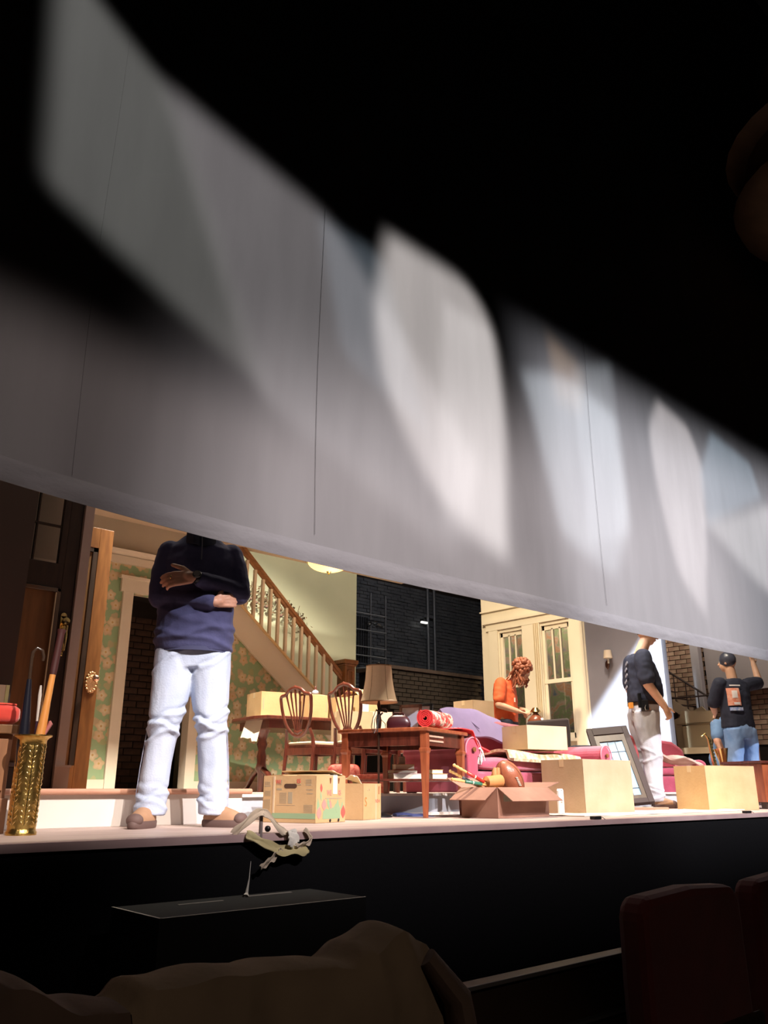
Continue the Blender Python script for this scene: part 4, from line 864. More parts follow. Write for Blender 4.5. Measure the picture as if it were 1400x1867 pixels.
# ---- shield back chairs
def shield_chair(label, loc, rz, first=None):
    if first:
        r = dup(first); r.location = loc; r.rotation_euler = (0, 0, rz); r['label'] = label; return r
    t = thing('shield_back_chair', label, 'chair', loc, rz, 'mahogany shield back chairs')
    # local: chair faces +x, back plane at x=0, width along y
    SZ = .375
    m = MB(); m.rings([[Vector((x_, y_, z)) for x_, y_ in ((-.0, -.19), (.40, -.225), (.40, .225), (-.0, .19))] for z in (SZ, SZ + .025)]); m.build('seat_frame', mMahog, t, bevel=.004)
    m = MB(); m.rings([[Vector((.20 + (x_ - .20) * s_, y_ * s_, z)) for x_, y_ in ((.01, -.18), (.1, -.19), (.39, -.215), (.395, 0), (.39, .215), (.1, .19), (.01, .18), (.005, 0))] for s_, z in ((1, SZ + .025), (1, SZ + .04), (.9, SZ + .052), (.4, SZ + .058))]); m.build('seat_pad', M('cream_damask', (.72, .62, .46), rough=.8), t, smooth=True)
    m = MB(); addbox(m, .0, .40, -.205, -.185, SZ - .06, SZ); addbox(m, .0, .40, .185, .205, SZ - .06, SZ); addbox(m, .385, .405, -.21, .21, SZ - .06, SZ); addbox(m, -.01, .01, -.185, .185, SZ - .06, SZ); m.build('apron', mMahog, t)
    for s_ in (-1, 1):
        MB().rings([[Vector((.385 + a * q, s_ * .205 + b * q, z)) for a, b in ((-1, -1), (1, -1), (1, 1), (-1, 1))] for q, z in ((.011, 0), (.018, SZ))]).build('leg', mMahog, t, bevel=.002)
        MB().tube([(-.07, s_ * .18, 0), (-.02, s_ * .178, .18), (0, s_ * .175, SZ), (-.01, s_ * .168, SZ + .09), (-.03, s_ * .15, SZ + .16)], [.014, .016, .019, .016, .014], 8).build('leg', mMahog, t, smooth=True)
        MB().bar((-.02, s_ * .178, .15), (.385, s_ * .2, .15), .014, .02).build('stretcher', mMahog, t)
    # shield outline in plane (y, z) leaning back
    def shp(a):  # 0..1 around
        pts = [(0, .97), (-.07, .955), (-.13, .915), (-.19, .90), (-.195, .84), (-.18, .74), (-.145, .65), (-.09, .585), (-.03, .555), (.03, .555), (.09, .585), (.145, .65), (.18, .74), (.195, .84), (.19, .90), (.13, .915), (.07, .955)]
        return pts
    def w(y_, z_): return (-.01 - (z_ - .085 - SZ) * .14, y_, z_ - .082)
    P_ = [Vector(w(*q)) for q in shp(0)]
    # smooth closed spline
    def cr(P, n=5):
        out = []; m_ = len(P)
        for i in range(m_):
            p0, p1, p2, p3 = P[i - 1], P[i], P[(i + 1) % m_], P[(i + 2) % m_]
            for k in range(n):
                s = k / n; out.append(.5 * ((2 * p1) + (-p0 + p2) * s + (2 * p0 - 5 * p1 + 4 * p2 - p3) * s * s + (-p0 + 3 * p1 - 3 * p2 + p3) * s ** 3))
        return out
    MB().tube(cr(P_), .0165, 8, closed=True, flat=.8, up=(1, 0, 0)).build('shield_frame', mMahog, t, smooth=True)
    MB().tube([Vector(w(-.12, .93)), Vector(w(0, .975)), Vector(w(.12, .93))], [.008, .02, .008], 8, flat=.6, up=(1, 0, 0)).build('crest', mMahog, t, smooth=True)
    for k in (-2, -1, 0, 1, 2):
        MB().tube([Vector(w(k * .012, .575)), Vector(w(k * .026, .66)), Vector(w(k * .046, .80)), Vector(w(k * .058, .90)), Vector(w(k * .055, .955 - abs(k) * .018))], [.006, .0065, .007, .0095, .011], 7).build('back_slat', mMahog, t, smooth=True)
    m = MB(); m.tube([Vector(w(-.05, .60)), Vector(w(0, .58)), Vector(w(.05, .60))], [.012, .022, .012], 8, flat=.6, up=(1, 0, 0)); m.build('shield_base', mMahog, t, smooth=True)
    return t
ch1 = shield_chair('mahogany shield back chair, the left of the pair by the table', (4.50, 2.93, .145), math.radians(6))
ch2 = shield_chair('mahogany shield back chair, the right of the pair by the table', (4.66, 2.44, .145), math.radians(4), ch1)

# ---- dining table, cloth, cartons on it
dt = thing('dining_table', 'dark mahogany dining table with turned pedestal legs behind the chairs', 'table', (5.40, 4.02, .145), math.radians(-8))
m = MB(); m.rings([[Vector((x_, y_, z)) for x_, y_ in ((-.75, -.25), (-.68, -.42), (.68, -.42), (.75, -.25), (.75, .25), (.68, .42), (-.68, .42), (-.75, .25))] for z in (.68, .715)]); m.build('tabletop', mMahog, dt, bevel=.008)
m = MB(); addbox(m, -.62, .62, -.34, .34, .60, .68); m.build('apron', mMahog, dt)
for sx in (-.52, .52):
    MB().lathe([(.03, 0), (.035, .18), (.06, .22), (.045, .28), (.05, .34), (.035, .40), (.055, .46), (.04, .50), (.06, .56), (.08, .60)], 16, (sx, 0, 0)).build('pedestal', mMahog, dt, smooth=True)
    for s_ in (-1, 1): MB().tube([(sx, s_ * .03, .22), (sx, s_ * .16, .17), (sx, s_ * .30, .05), (sx, s_ * .36, .02)], [.03, .03, .022, .02], 8).build('foot', mMahog, dt, smooth=True)
tcl = tag(MB().sheet(lambda u, v: (4.66 + u * .22 - .02 * v, 3.86 + v * .26 + u * .02, .872 if u > .35 else .872 - (.35 - u) * .62 + .02 * math.sin(v * 9) * (.35 - u) - .12 * (v < .3) * (.35 - u)), 16, 14, .004).build('white_tablecloth', mPaper, smooth=True), 'white cloth hanging over the left end of the dining table', 'cloth')
ta = math.radians(-8)
def ont(x, y): return (5.40 + x * math.cos(ta) - y * math.sin(ta), 4.02 + x * math.sin(ta) + y * math.cos(ta))
for k, (x, y, w_, d_, h_, lab, op) in enumerate([(-.62, -.14, .44, .38, .25, 'tan carton at the left end of the dining table', None), (-.14, -.26, .24, .30, .235, 'tan carton in the middle of the dining table', [.2, .3, None, None]), (.14, -.34, .20, .30, .22, 'tan carton with scribbled marks on the dining table, right of middle', None), (.40, -.36, .30, .34, .25, 'open tan carton at the right end of the dining table', [.6, .5, .2, .4])]):
    c_ = carton('packing_carton', lab, (*ont(x, y), .862), ta + (-.05, .04, -.08, .1)[k], w_, d_, h_, mCardYel, opened=op, group='cartons on the dining table')
    if k == 2: text('scribble', 'O3', .06, mGreyInk, c_, (.10, -.001, .12), (PI / 2, 0, 0)); 
    if k == 3: addbox(MB(), .05, .14, -.0012, 0, .02, .20).build('white_label', mTape, c_)
    for q in ((.02,), (w_ - .03,)): addbox(MB(), q[0], q[0] + .012, -.0012, 0, h_ * .3, h_ * .75).build('printed_bar', mGreyInk, c_)
# pink carton behind the lamp pole, standing on the seat of a third chair
carton('pale_pink_carton', 'pale pinkish carton behind the lamp pole', (5.53, 3.17, .575), math.radians(-20), .24, .24, .33, M('pinkish_card', (.70, .50, .38), rough=.8))
carton('brown_seat_carton', 'tan carton left of the pale pink one behind the second chair', (5.12, 3.14, .575), math.radians(-20), .34, .26, .31, mCard)
bn = thing('padded_bench', 'mahogany bench with cream seat beneath the cartons behind the lamp', 'bench', (5.10, 3.12, .145), math.radians(-20))
addbox(MB(), 0, .72, 0, .30, .36, .405).build('seat_frame', mMahog, bn, bevel=.004)
MB().rings([[Vector((.36 + (a - .36) * s_, .15 + (b - .15) * s_, z)) for a, b in ((0, 0), (.72, 0), (.72, .30), (0, .30))] for s_, z in ((.98, .405), (.98, .42), (.94, .428))]).build('seat_pad', M('cream_pad', (.74, .64, .50), rough=.8), bn, bevel=.004)
for a, b in ((.03, .03), (.69, .03), (.03, .27), (.69, .27)): addbox(MB(), a - .018, a + .018, b - .018, b + .018, 0, .36).build('leg', mMahog, bn, bevel=.003)
# ironstone: little bottles / lamps finials above chair 2 on table
for k, (x, y, h_) in enumerate(((-.02, -.30, .11), (.33, -.39, .13))):
    v_ = thing('grey_ornament', ('round pale blue ornament seen above the left chair', 'small turned finial ornament seen above the right chair')[k], 'ornament', (*ont(x, y + .12), .862 + .24), 0)
    MB().ball((0, 0, .03), .035, 12, 1, 1, .85).build('body', (M('slate_blue_glaze', (.32, .36, .48), rough=.2), mMahog)[k], v_, smooth=True)
    MB().lathe([(.02, .05), (.01, .07), (.012, .085), (.002, .1)], 12).build('knob', mMahog, v_, smooth=True)
# patterned trunk and red cushion on the room platform
tk = thing('patterned_box', 'red patterned storage box on the platform below the table shelf', 'box', (4.20, 1.97, .146), math.radians(-42))
addbox(MB(), 0, .34, 0, .24, 0, .11).build('body', M('brocade_red', (.40, .08, .05), (.56, .20, .13), 45, .8), tk, bevel=.004); addbox(MB(), -.005, .345, -.005, .245, .11, .135).build('lid', M('brocade_dark', (.36, .05, .035), (.5, .14, .09), 45, .8), tk, bevel=.004)
ck = thing('floral_cushion', 'red floral cushion propped on the platform left of the books', 'cushion', (4.42, 2.22, .146), math.radians(-35))
MB().rings([[Vector((.13 * s_ * math.copysign(abs(math.cos(q)) ** .4, math.cos(q)), y_, .11 + .11 * s_ * math.copysign(abs(math.sin(q)) ** .4, math.sin(q)))) for q in (2 * PI * i / 24 for i in range(24))] for s_, y_ in ((.7, -.05), (.95, -.03), (1, 0), (.95, .03), (.7, .05))]).build('cover', M('red_floral_cloth', (.42, .05, .045), (.62, .26, .20), 30, .8), ck, smooth=True)
MB().rings([[Vector((.133 * math.copysign(abs(math.cos(q)) ** .4, math.cos(q)), y_, .11 + .113 * math.copysign(abs(math.sin(q)) ** .4, math.sin(q)))) for q in (2 * PI * i / 24 for i in range(24))] for y_ in (-.004, .004)]).build('piping', mRed, ck, smooth=True)

# ---- sofa
sf = thing('raspberry_sofa', 'raspberry pink velvet sofa with rolled arms at centre stage', 'sofa', (4.60, 1.05, 0), math.radians(2))
# local: width along x (0..1.85), depth along y (0 front .. .66 back)
SW, SD = 1.95, .64
addbox(MB(), .02, SW - .02, .03, SD - .02, .152, .30).build('seat_base', mPink, sf, bevel=.02)
m = MB(); rs = sq((SW / 2, SD * .42, .355), (SW - .34) / 2, .25, .055, .25, 40); m.rings(rs); m.build('seat_cushion', mPink, sf, smooth=True)
for s_ in (0, 1):
    x0 = 0 if s_ == 0 else SW - .15
    pf_ = [(x0 + .02, .152), (x0 + .13, .152), (x0 + .135, .40)] + [(x0 + .075 + .085 * math.cos(a), .45 + .085 * math.sin(a)) for a in (-.3 + k * (PI + .6) / 14 for k in range(15))] + [(x0 + .015, .40)]
    m = MB(); m.prism(pf_, SD); m.build('arm', mPink if s_ else mPinkShade, sf, smooth=False, bevel=.012)
    m = MB().tube([(p_[0] + (0), -.004, p_[1]) for p_ in pf_[2:18]], .006, 6); m.build('arm_piping', M('pale_pink_piping_%d' % s_, (.62, .2, .26), rough=.7), sf, smooth=True)
    m = MB().lathe([(.001, 0), (.018, .0), (.018, .008), (.001, .012)], 14, (x0 + .075, -.012, .45), (0, -1, 0)); m.build('arm_button', mOak, sf, smooth=True)
bk = [(x_, z_) for x_, z_ in [(.08, .155), (SW - .08, .155), (SW - .08, .52), (SW - .25, .60), (SW * .72, .665), (SW * .5, .69), (SW * .28, .70), (.25, .66), (.08, .56)]]
m = MB(); m.prism(bk, .13, Matrix.Translation((0, SD - .15, 0)) @ Matrix.Rotation(-.0, 4, 'X')); m.build('backrest', mPinkShade, sf, bevel=.03)
m = MB(); m.tube([(x_, SD - .10, z_) for x_, z_ in bk[2:]], .045, 12); m.build('back_roll', mPink, sf, smooth=True)
for (lx, ly, dx, dy) in ((.06, .05, -.02, -.02), (SW - .06, .05, .02, -.02), (.07, SD - .05, -.03, .05), (SW - .07, SD - .05, .03, .05)):
    bz = .0 if ly < .2 else .146; MB().tube([(lx, ly, .17), (lx + dx * .4, ly + dy * .4, max(.08, bz + .005)), (lx + dx, ly + dy, bz)], [.03, .022, .014], 10).build('foot', mDarkWood, sf, smooth=True)
lc = tag(MB().sheet(lambda u, v: (4.94 + u * .74, 1.66 - .11 * math.sin(v * PI) * .2 - .175 * (v > .5) * (v - .5) * 2 + .12 * (v < .5) * (.5 - v), .80 - .10 * (u - .35) ** 2 * 2.0 - .30 * max(0, v - .5) * 1.5 - .16 * max(0, .5 - v) * 1.5 + .006 * math.sin(u * 14)), 30, 20, .02).build('lilac_throw', mLilac, smooth=True), 'lilac throw draped over the back of the raspberry sofa', 'throw')
for u_ in (.3,): MB().tube([(4.94 + .74 * (u_ + .12 * k / 8), 1.655 - .02 * k - .004, .803 - .10 * (u_ - .35) ** 2 - .02 * k) for k in range(0, 9)], .004, 6).build('fold_line', M('deep_lilac', (.16, .12, .26), rough=.8), lc)
carton('upper_plain_carton', 'tan carton lying on the sofa seat in front of the lilac throw', (5.40, 1.12, .475), math.radians(-12), .42, .32, .185, mCardPale)
dq = tag(MB().sheet(lambda u, v: (5.12 + u * .95, 1.045 + v * .34 - .01, .455 + .018 * math.sin(u * 9 + v * 4) * math.sin(v * 3) - .055 * (v < .15) - .02 * u), 34, 16, .022).build('patterned_throw', M('cream_lace_throw', (.36, .22, .10), (.66, .56, .40), 26, .85), smooth=True), 'cream patterned throw spread along the sofa seat under the carton', 'throw')
rt_ = thing('small_red_rug', 'narrow red runner trailing from the rug roll over the sofa arm', 'rug', (4.63, 1.09, .0), math.radians(2))
MB().sheet(lambda u, v: (.0 + u * .32, .04 + v * .26, .555 + .012 * math.sin(u * 8) - .09 * u - .03 * ss(.5, 1, u)), 16, 8, .010).build('field', mRug, rt_, smooth=True)
MB().sheet(lambda u, v: (.0 + u * .32, .02 + v * .03, .558 + .012 * math.sin(u * 8) - .09 * u - .03 * ss(.5, 1, u)), 16, 2, .010).build('border', mRugRed, rt_, smooth=True)
# carton behind the sofa at the window wall, dark screen
carton('carton_by_void', 'tan carton in the dark opening left of the orange shirted person', (7.15, 3.25, .835), math.radians(-3), .34, .32, .30, mCard, tape=True)
sd = thing('wooden_stand', 'dark stand carrying the carton beside the dark opening', 'stand', (7.09, 3.17, .145))
addbox(MB(), 0, .5, 0, .42, .66, .688).build('top', mDarkWood, sd, bevel=.004)
for a, b in ((.03, .03), (.47, .03), (.03, .39), (.47, .39)): addbox(MB(), a - .02, a + .02, b - .02, b + .02, 0, .66).build('leg', mDarkWood, sd)
tv = thing('black_upholstered_chair', 'black high-backed armchair in front of the right window', 'chair', (7.28, 2.62, .145), math.radians(-52))
m = MB(); m.prism([(0, .3), (.46, .3), (.47, .62), (.46, .755), (.02, .725), (-.01, .62)], .10); m.build('backrest', M('black_velvet', (.022, .012, .014), rough=.8, sheen=.3), tv, bevel=.02)
addbox(MB(), .02, .44, .08, .5, .20, .40).build('seat', M('black_velvet_seat', (.022, .012, .014), rough=.8), tv, bevel=.02)
for a, b in ((.05, .05), (.41, .05), (.05, .45), (.41, .45)): addbox(MB(), a - .02, a + .02, b - .02, b + .02, 0, .2).build('leg', mDarkWood, tv)

# ---- leaning leaded glass sash
lw_ = thing('leaded_window_sash', 'dark wooden window sash with blue leaded glass leaning beside a standing man', 'window sash', (6.62, .96, .035), 0)
def lsash():
    BL, BR = Vector((6.52, 1.14, .03)), Vector((6.78, .86, .03)); TLv = Vector((6.82, 1.62, .72)); TRv = TLv + (BR - BL)
    ex = (BR - BL).normalized(); ez = (TLv - BL).normalized(); ey = ez.cross(ex).normalized()
    return BL, ex, ey, ez, (BR - BL).length, (TLv - BL).length
BL, ex, ey, ez, W_, H_ = lsash()
fr = Matrix((ex, -ey, ez)).transposed().to_4x4(); fr.translation = BL
lw_.matrix_world = fr
m = MB()
for q in [(0, .05, 0, H_), (W_ - .05, W_, 0, H_), (.05, W_ - .05, 0, .05), (.05, W_ - .05, H_ - .09, H_)]: addbox(m, q[0], q[1], -.02, .02, q[2], q[3])
m.build('frame', M('dark_sash_wood', (.03, .019, .021), rough=.6, spec=.25), lw_, bevel=.003)
m = MB()
for q in [(.05, .085, .05, H_ - .09), (W_ - .085, W_ - .05, .05, H_ - .09), (.085, W_ - .085, .05, .09), (.085, W_ - .085, H_ - .17, H_ - .09)]: addbox(m, q[0], q[1], -.012, .012, q[2], q[3])
m.build('inner_frame', mDarkWood, lw_)
gw = (W_ - .17); mGB = M('pale_blue_glass', (.22, .34, .50), rough=.15)
for k in range(3):
    zs = [.09, .17, H_ - .30, H_ - .17]
    for j in range(3): addbox(MB(), .085 + gw * k / 3 + .002, .085 + gw * (k + 1) / 3 - .002, -.003, .003, zs[j] + .002, zs[j + 1] - .002).build('pane', mGB, lw_)
m = MB()
for k in (1, 2): addbox(m, .085 + gw * k / 3 - .003, .085 + gw * k / 3 + .003, -.006, .006, .09, H_ - .17)
for z in (.17, H_ - .30): addbox(m, .085, W_ - .085, -.006, .006, z - .003, z + .003)
m.build('lead_cames', mIron, lw_)
bk2 = thing('round_black_case', 'rounded dark case behind the leaning leaded sash', 'case', (7.15, 2.15, 0), math.radians(-42))
m = MB(); m.prism([(0, 0), (.55, 0), (.55, .42), (.48, .54), (.36, .60), (.2, .60), (.07, .54), (0, .42)], .2); m.build('shell', M('navy_case', (.025, .03, .05), rough=.5), bk2, bevel=.02)
addbox(MB(), .22, .33, -.02, 0, .3, .33).build('handle', mIron, bk2)
wb_ = thing('wooden_plank', 'low wooden board on the floor under the leaded sash', 'board', (6.50, .96, 0), math.radians(-48))
addbox(MB(), 0, .34, 0, .08, 0, .028).build('plank', M('pinkish_plank', (.42, .25, .18), (.5, .31, .22), 8, .6), wb_); addbox(MB(), 0, .34, -.004, 0, .004, .024).build('edge', M('plank_edge', (.34, .2, .14), rough=.6), wb_)

# ---- armchair, saxophone, blanket
ac = thing('raspberry_armchair', 'raspberry pink armchair behind the standing man in grey jeans', 'armchair', (7.80, 1.62, 0), math.radians(-38))
# local: faces -y ; width .72 x, depth .6 y
addbox(MB(), .02, .70, .02, .58, .12, .30).build('seat_base', mPink, ac, bevel=.02)
MB().rings(sq((.36, .28, .345), .24, .26, .05, .3)).build('seat_cushion', mPink, ac, smooth=True)
for x0 in (0, .58):
    pf_ = [(x0 + .02, .12), (x0 + .12, .12), (x0 + .13, .36)] + [(x0 + .07 + .075 * math.cos(a), .40 + .06 * math.sin(a)) for a in (-.3 + k * (PI + .6) / 12 for k in range(13))] + [(x0 + .01, .36)]
    MB().prism(pf_, .56).build('arm', mPink, ac, bevel=.012)
MB().prism([(.02, .13), (.70, .13), (.72, .45), (.69, .58), (.58, .66), (.36, .69), (.14, .66), (.03, .58), (0, .45)], .13, Matrix.Translation((0, .45, 0))).build('backrest', mPink, ac, bevel=.03)
for lx, ly in ((.06, .05), (.66, .05), (.06, .54), (.66, .54)): MB().tube([(lx, ly, .14), (lx, ly, 0)], [.024, .014], 8).build('foot', mDarkWood, ac, smooth=True)
sc2 = thing('wing_chair', 'dark red chair side visible left of the standing man', 'chair', (7.22, 1.42, 0), math.radians(-40))
MB().prism([(0, .16), (.16, .16), (.17, .5), (.13, .66), (.05, .70), (-.01, .6)], .30).build('wing', M('deep_red_cover', (.22, .03, .035), rough=.8), sc2, bevel=.03)
for a, b in ((.03, .04), (.13, .04), (.03, .26), (.13, .26)): addbox(MB(), a - .012, a + .012, b - .012, b + .012, 0, .16).build('leg', mDarkWood, sc2)
sx_ = thing('gold_saxophone', 'shiny brass horn standing behind the armchair', 'horn', (8.62, 1.22, 0), math.radians(-40))
MB().tube([(-.10, 0, .70), (-.06, 0, .73), (-.03, 0, .68), (0, 0, .45), (.02, 0, .35), (.06, 0, .31), (.10, 0, .35), (.10, 0, .45), (.09, 0, .58)], [.008, .010, .014, .022, .028, .032, .034, .042, .075], 16).build('body_tube', mBrassS, sx_, smooth=True)
m = MB()
for k in range(9): m.lathe([(.001, 0), (.017, 0), (.017, .005), (.001, .006)], 10, (-.025 + k * .004, -.028, .66 - k * .035), (0, -1, 0))
m.build('keys', mBrassS, sx_, smooth=True); MB().tube([(.03, -.04, .62), (.05, -.045, .40)], .004, 6).build('key_rod', mBrassS, sx_, smooth=True)
MB().tube([(.02, 0, .32), (.04, .0, .02)], .012, 8).build('stand_post', mIron, sx_, smooth=True); MB().lathe([(.001, 0), (.12, 0), (.12, .012), (.001, .02)], 16, (.04, 0, 0)).build('stand_base', mIron, sx_, smooth=True)
bl = tag(MB().sheet(lambda u, v: (7.86 + u * .42, 1.50 - u * .34 + v * .26, .53 - .10 * u + .02 * math.sin(u * 11 + v * 6) + .015 * math.sin(v * 9)), 20, 12, .02).build('tan_blanket', M('tan_pink_blanket', (.52, .34, .27), (.60, .42, .35), 12, .9), smooth=True), 'crumpled tan blanket lying over the armchair seat', 'blanket')
dk = thing('mahogany_chest', 'dark red brown chest at the far right behind the carton', 'chest', (7.95, .42, 0), math.radians(-16))
addbox(MB(), 0, 1.2, 0, .45, .06, .40).build('body', mMahogL, dk, bevel=.005); addbox(MB(), -.02, 1.22, -.02, .47, .40, .425).build('lid', mMahog, dk, bevel=.005)
for a, b in ((.05, .05), (1.15, .05), (.05, .4), (1.15, .4)): addbox(MB(), a - .03, a + .03, b - .03, b + .03, 0, .06).build('foot', mDarkWood, dk)
# rug on the stage floor at right front
fr_ = tag(MB().sheet(lambda u, v: (4.9 + u * 2.3, .28 + v * .5, .008 + .004 * noise.noise(Vector((u * 9, v * 4, 0))) + .006 * (u > .96)), 40, 8, .006).build('canvas_floor_cloth', M('cream_drop_cloth', (.72, .62, .50), (.78, .68, .56), 5, .9), smooth=True), 'thin cream floor cloth lying along the stage edge under the cartons', 'floor cloth')

# ---------------------------------------------------------------- backstage right
rs_ = struct(sect('wall_stage_right_brick', mMort, [(13.05, 13.2, 1.4, 5.2, 0, 4)]))
bb = cbox(-.012, .012, -.095, .095, -.032, .032).build('brick', M('rosy_brick', (.30, .17, .12), (.50, .36, .25), 3, .85), rs_); first = True
for r in range(18):
    for cc in range(9):
        y_ = 3.42 + cc * .2 + (.1 if r % 2 else 0); z = 1.3 + r * .075
        if y_ > 4.4: continue
        if first: o = bb; first = False
        else: o = dup(bb, rs_)
        o.location = (13.045 - random.random() * .012, y_, z)
for r in range(13):
    for cc in range(5):
        y_ = 2.42 + cc * .2 + (.1 if r % 2 else 0); z = .85 + r * .075
        if y_ < 2.4: continue
        o = dup(bb, rs_); o.location = (13.045 - random.random() * .012, y_, z)
tag(cbox(12.6, 12.72, 3.28, 3.42, 0, 3.6).build('grey_column', M('grey_steel_column', (.42, .40, .42), rough=.6), bevel=.01), 'pale grey steel column beyond the metal stair', 'column')
tag(cbox(12.75, 12.8, 2.2, 3.26, 1.62, 3.6).build('grey_flat', M('grey_flat_canvas', (.34, .31, .31), rough=.85)), 'plain grey scenery flat behind the bald man', 'scenery flat')
ms = thing('metal_stair', 'dark metal stair with thin railing descending behind the standing man', 'stair', (12.4, 4.0, 0))
def sy(y_): return 2.02 + (y_ - 3.5) * .72 - (0)
mSt = M('brown_black_steel', (.06, .04, .035), rough=.5); mStep = M('tan_stair_string', (.50, .38, .26), rough=.7)
for k in range(10):
    y_ = -1.05 + k * .19; z = 1.0 + k * .135
    addbox(MB(), -.05, .5, y_, y_ + .20, z, z + .03).build('tread', mSt, ms); addbox(MB(), -.05, .5, y_ + .17, y_ + .2, z - .0, z + .135).build('riser', mStep, ms)
    MB().tube([(-.04, y_ + .1, z + .03), (-.04, y_ + .1, z + .50)], .010, 6).build('stair_post', mSt, ms)
MB().tube([(-.04, -.95, 1.5), (-.04, .76, 2.72)], .016, 8).build('handrail', mSt, ms, smooth=True)
MB().bar((-.06, -1.05, .93), (-.06, .80, 2.24), .02, .14).build('string', mStep, ms)
addbox(MB(), .0, .5, .85, 1.6, 0, 2.25).build('stair_support', M('tan_riser_wall', (.30, .22, .16), rough=.8), ms)
for y_ in (-1.0, -.2): addbox(MB(), .2, .3, y_, y_ + .06, 0, 1.0 if y_ < -.5 else 1.55).build('support_post', mSt, ms)
pr_ = thing('pipe_handrail', 'thin horizontal dark pipe rail crossing in front of the metal stair', 'rail', (12.0, 3.0, 0))
MB().tube([(0, .55, 1.50), (0, -.42, 1.50)], .012, 8).build('rail', mSt, pr_, smooth=True)
for y_ in (.5, -.4): MB().tube([(0, y_, 0), (0, y_, 1.5)], .014, 8).build('post', mSt, pr_, smooth=True)
def sheetbox(name, label, X_, quad, mat, cat='board', th=.03):
    b = thing(name, label, cat, (X_, 0, 0)); m = MB(); a = [Vector((0, y, z)) for y, z in quad]; c_ = [v + Vector((th, 0, 0)) for v in a]
    n_ = len(a); m.add(a + c_, [tuple(range(n_)), tuple(range(2 * n_ - 1, n_ - 1, -1))] + [((i + 1) % n_, i, n_ + i, n_ + (i + 1) % n_) for i in range(n_)]); m.build('sheet', mat, b); return b
mCr = M('cream_flat_card', (.56, .43, .27), (.62, .48, .31), 5, .8)
s1 = sheetbox('flattened_carton', 'large flattened cream carton propped below the metal stair', 11.3, [(3.05, 0), (2.35, 0), (2.42, 1.02), (2.66, 1.28), (3.1, 1.12)], mCr)
MB().tube([(-.01, 2.80 + .12 * math.cos(a), .93 + .08 * math.sin(a)) for a in (-.5 + PI * k / 6 for k in range(9))], .008, 6).build('blue_loop_mark', M('slate_blue_ink', (.10, .16, .24), rough=.6), s1)
MB().tube([(-.01, 2.79, 1.02), (-.01, 2.80, .86)], .006, 6).build('blue_stroke_mark', M('slate_blue_ink_b', (.10, .16, .24), rough=.6), s1)
s2 = sheetbox('folded_carton', 'folded cream carton leaning in front of the flattened one', 11.15, [(2.98, 1.0), (2.45, 1.06), (2.42, 1.20), (2.9, 1.22)], M('cream_card_b', (.62, .49, .32), rough=.8))
addbox(MB(), .0, .02, 2.5, 2.9, .0, 1.05).build('lower_panel', M('cream_card_c', (.56, .44, .28), rough=.8), s2); addbox(MB(), -.012, -.0, 2.43, 2.98, 1.03, 1.045).build('fold_edge', M('dark_fold', (.3, .22, .13), rough=.8), s2)
s3 = thing('prop_shelf', 'low cream shelf edge behind the brass horn', 'shelf', (10.75, 1.98, 0)); addbox(MB(), 0, .3, 0, .8, .62, .70).build('board', mCr, s3); addbox(MB(), .02, .28, .05, .75, 0, .62).build('cupboard', mBlack, s3)
tag(MB().sheet(lambda u, v: (12.2 + .04 * math.sin(u * 26), .6 + u * 1.55, .0 + v * 1.02), 50, 3, .01).build('black_drape', M('dark_green_black_cloth', (.02, .024, .016), rough=.95), smooth=True), 'black drape hanging low at the far right backstage', 'drape')
tag(cbox(13.0, 13.1, .32, 1.35, 0, 2.2).build('brick_flat', M('rusty_flat', (.24, .13, .09), (.34, .21, .15), 4, .85)), 'rusty brown scenery flat at the far right edge', 'scenery flat')

# ---------------------------------------------------------------- stage edge: cloth strips, clips
t = thing('muslin_strips', 'torn pale muslin strips tied to a post on the stage edge', 'cloth strips', (2.05, -.05, 0))
MB().tube([(.04, -.02, -.03), (.04, -.02, .075)], [.008, .008], 8).build('post', M('grey_post', (.20, .16, .15), rough=.6), t, smooth=True)
def strip(name, pts, w_, mat=mStripe):
    P_ = [Vector(p_) for p_ in pts]
    def f(u, v):
        s = u * (len(P_) - 1); i = min(int(s), len(P_) - 2); q = s - i
        p0, p1, p2, p3 = P_[max(i - 1, 0)], P_[i], P_[i + 1], P_[min(i + 2, len(P_) - 1)]
        c_ = .5 * ((2 * p1) + (-p0 + p2) * q + (2 * p0 - 5 * p1 + 4 * p2 - p3) * q * q + (-p0 + 3 * p1 - 3 * p2 + p3) * q ** 3)
        tg = (p2 - p1).normalized(); sd_ = tg.cross(Vector((0, -1, 0))); sd_ = (sd_.normalized() + Vector((0, -.45, 0))).normalized()
        wv = w_ * (.45 + .55 * math.sin(PI * (u * .8 + .1)) + .12 * math.sin(u * 17))
        return c_ + sd_ * (v - .5) * wv + Vector((0, -.005 * math.sin(v * PI * 2 + u * 4), .004 * math.sin(u * 23 + v * 5)))
    MB().sheet(f, 24, 5, .003).build(name, mat, t, smooth=True)
strip('loop_strip', [(-.09, -.01, .0), (-.05, -.02, .035), (.0, -.03, .075), (.04, -.035, .085), (.08, -.03, .06), (.14, -.03, .01), (.17, -.03, .0)], .036)
strip('yellow_strip', [(-.04, -.035, .0), (.04, -.045, -.035), (.12, -.05, -.065), (.22, -.05, -.07), (.27, -.05, -.075)], .045, M('yellow_muslin', (.50, .42, .20), (.58, .50, .28), 8, .9))
strip('tail_strip', [(.13, -.05, -.065), (.08, -.055, -.095), (.02, -.06, -.13)], .034)
strip('white_strip', [(.19, -.03, .01), (.19, -.045, -.025), (.18, -.05, -.06)], .085, mTape)
strip('side_strip', [(.26, -.03, .01), (.285, -.045, -.03), (.24, -.05, -.05), (.20, -.05, -.055)], .026)
MB().ball((.075, -.02, .018), .013, 8).build('dark_clip', mIron, t, smooth=True)
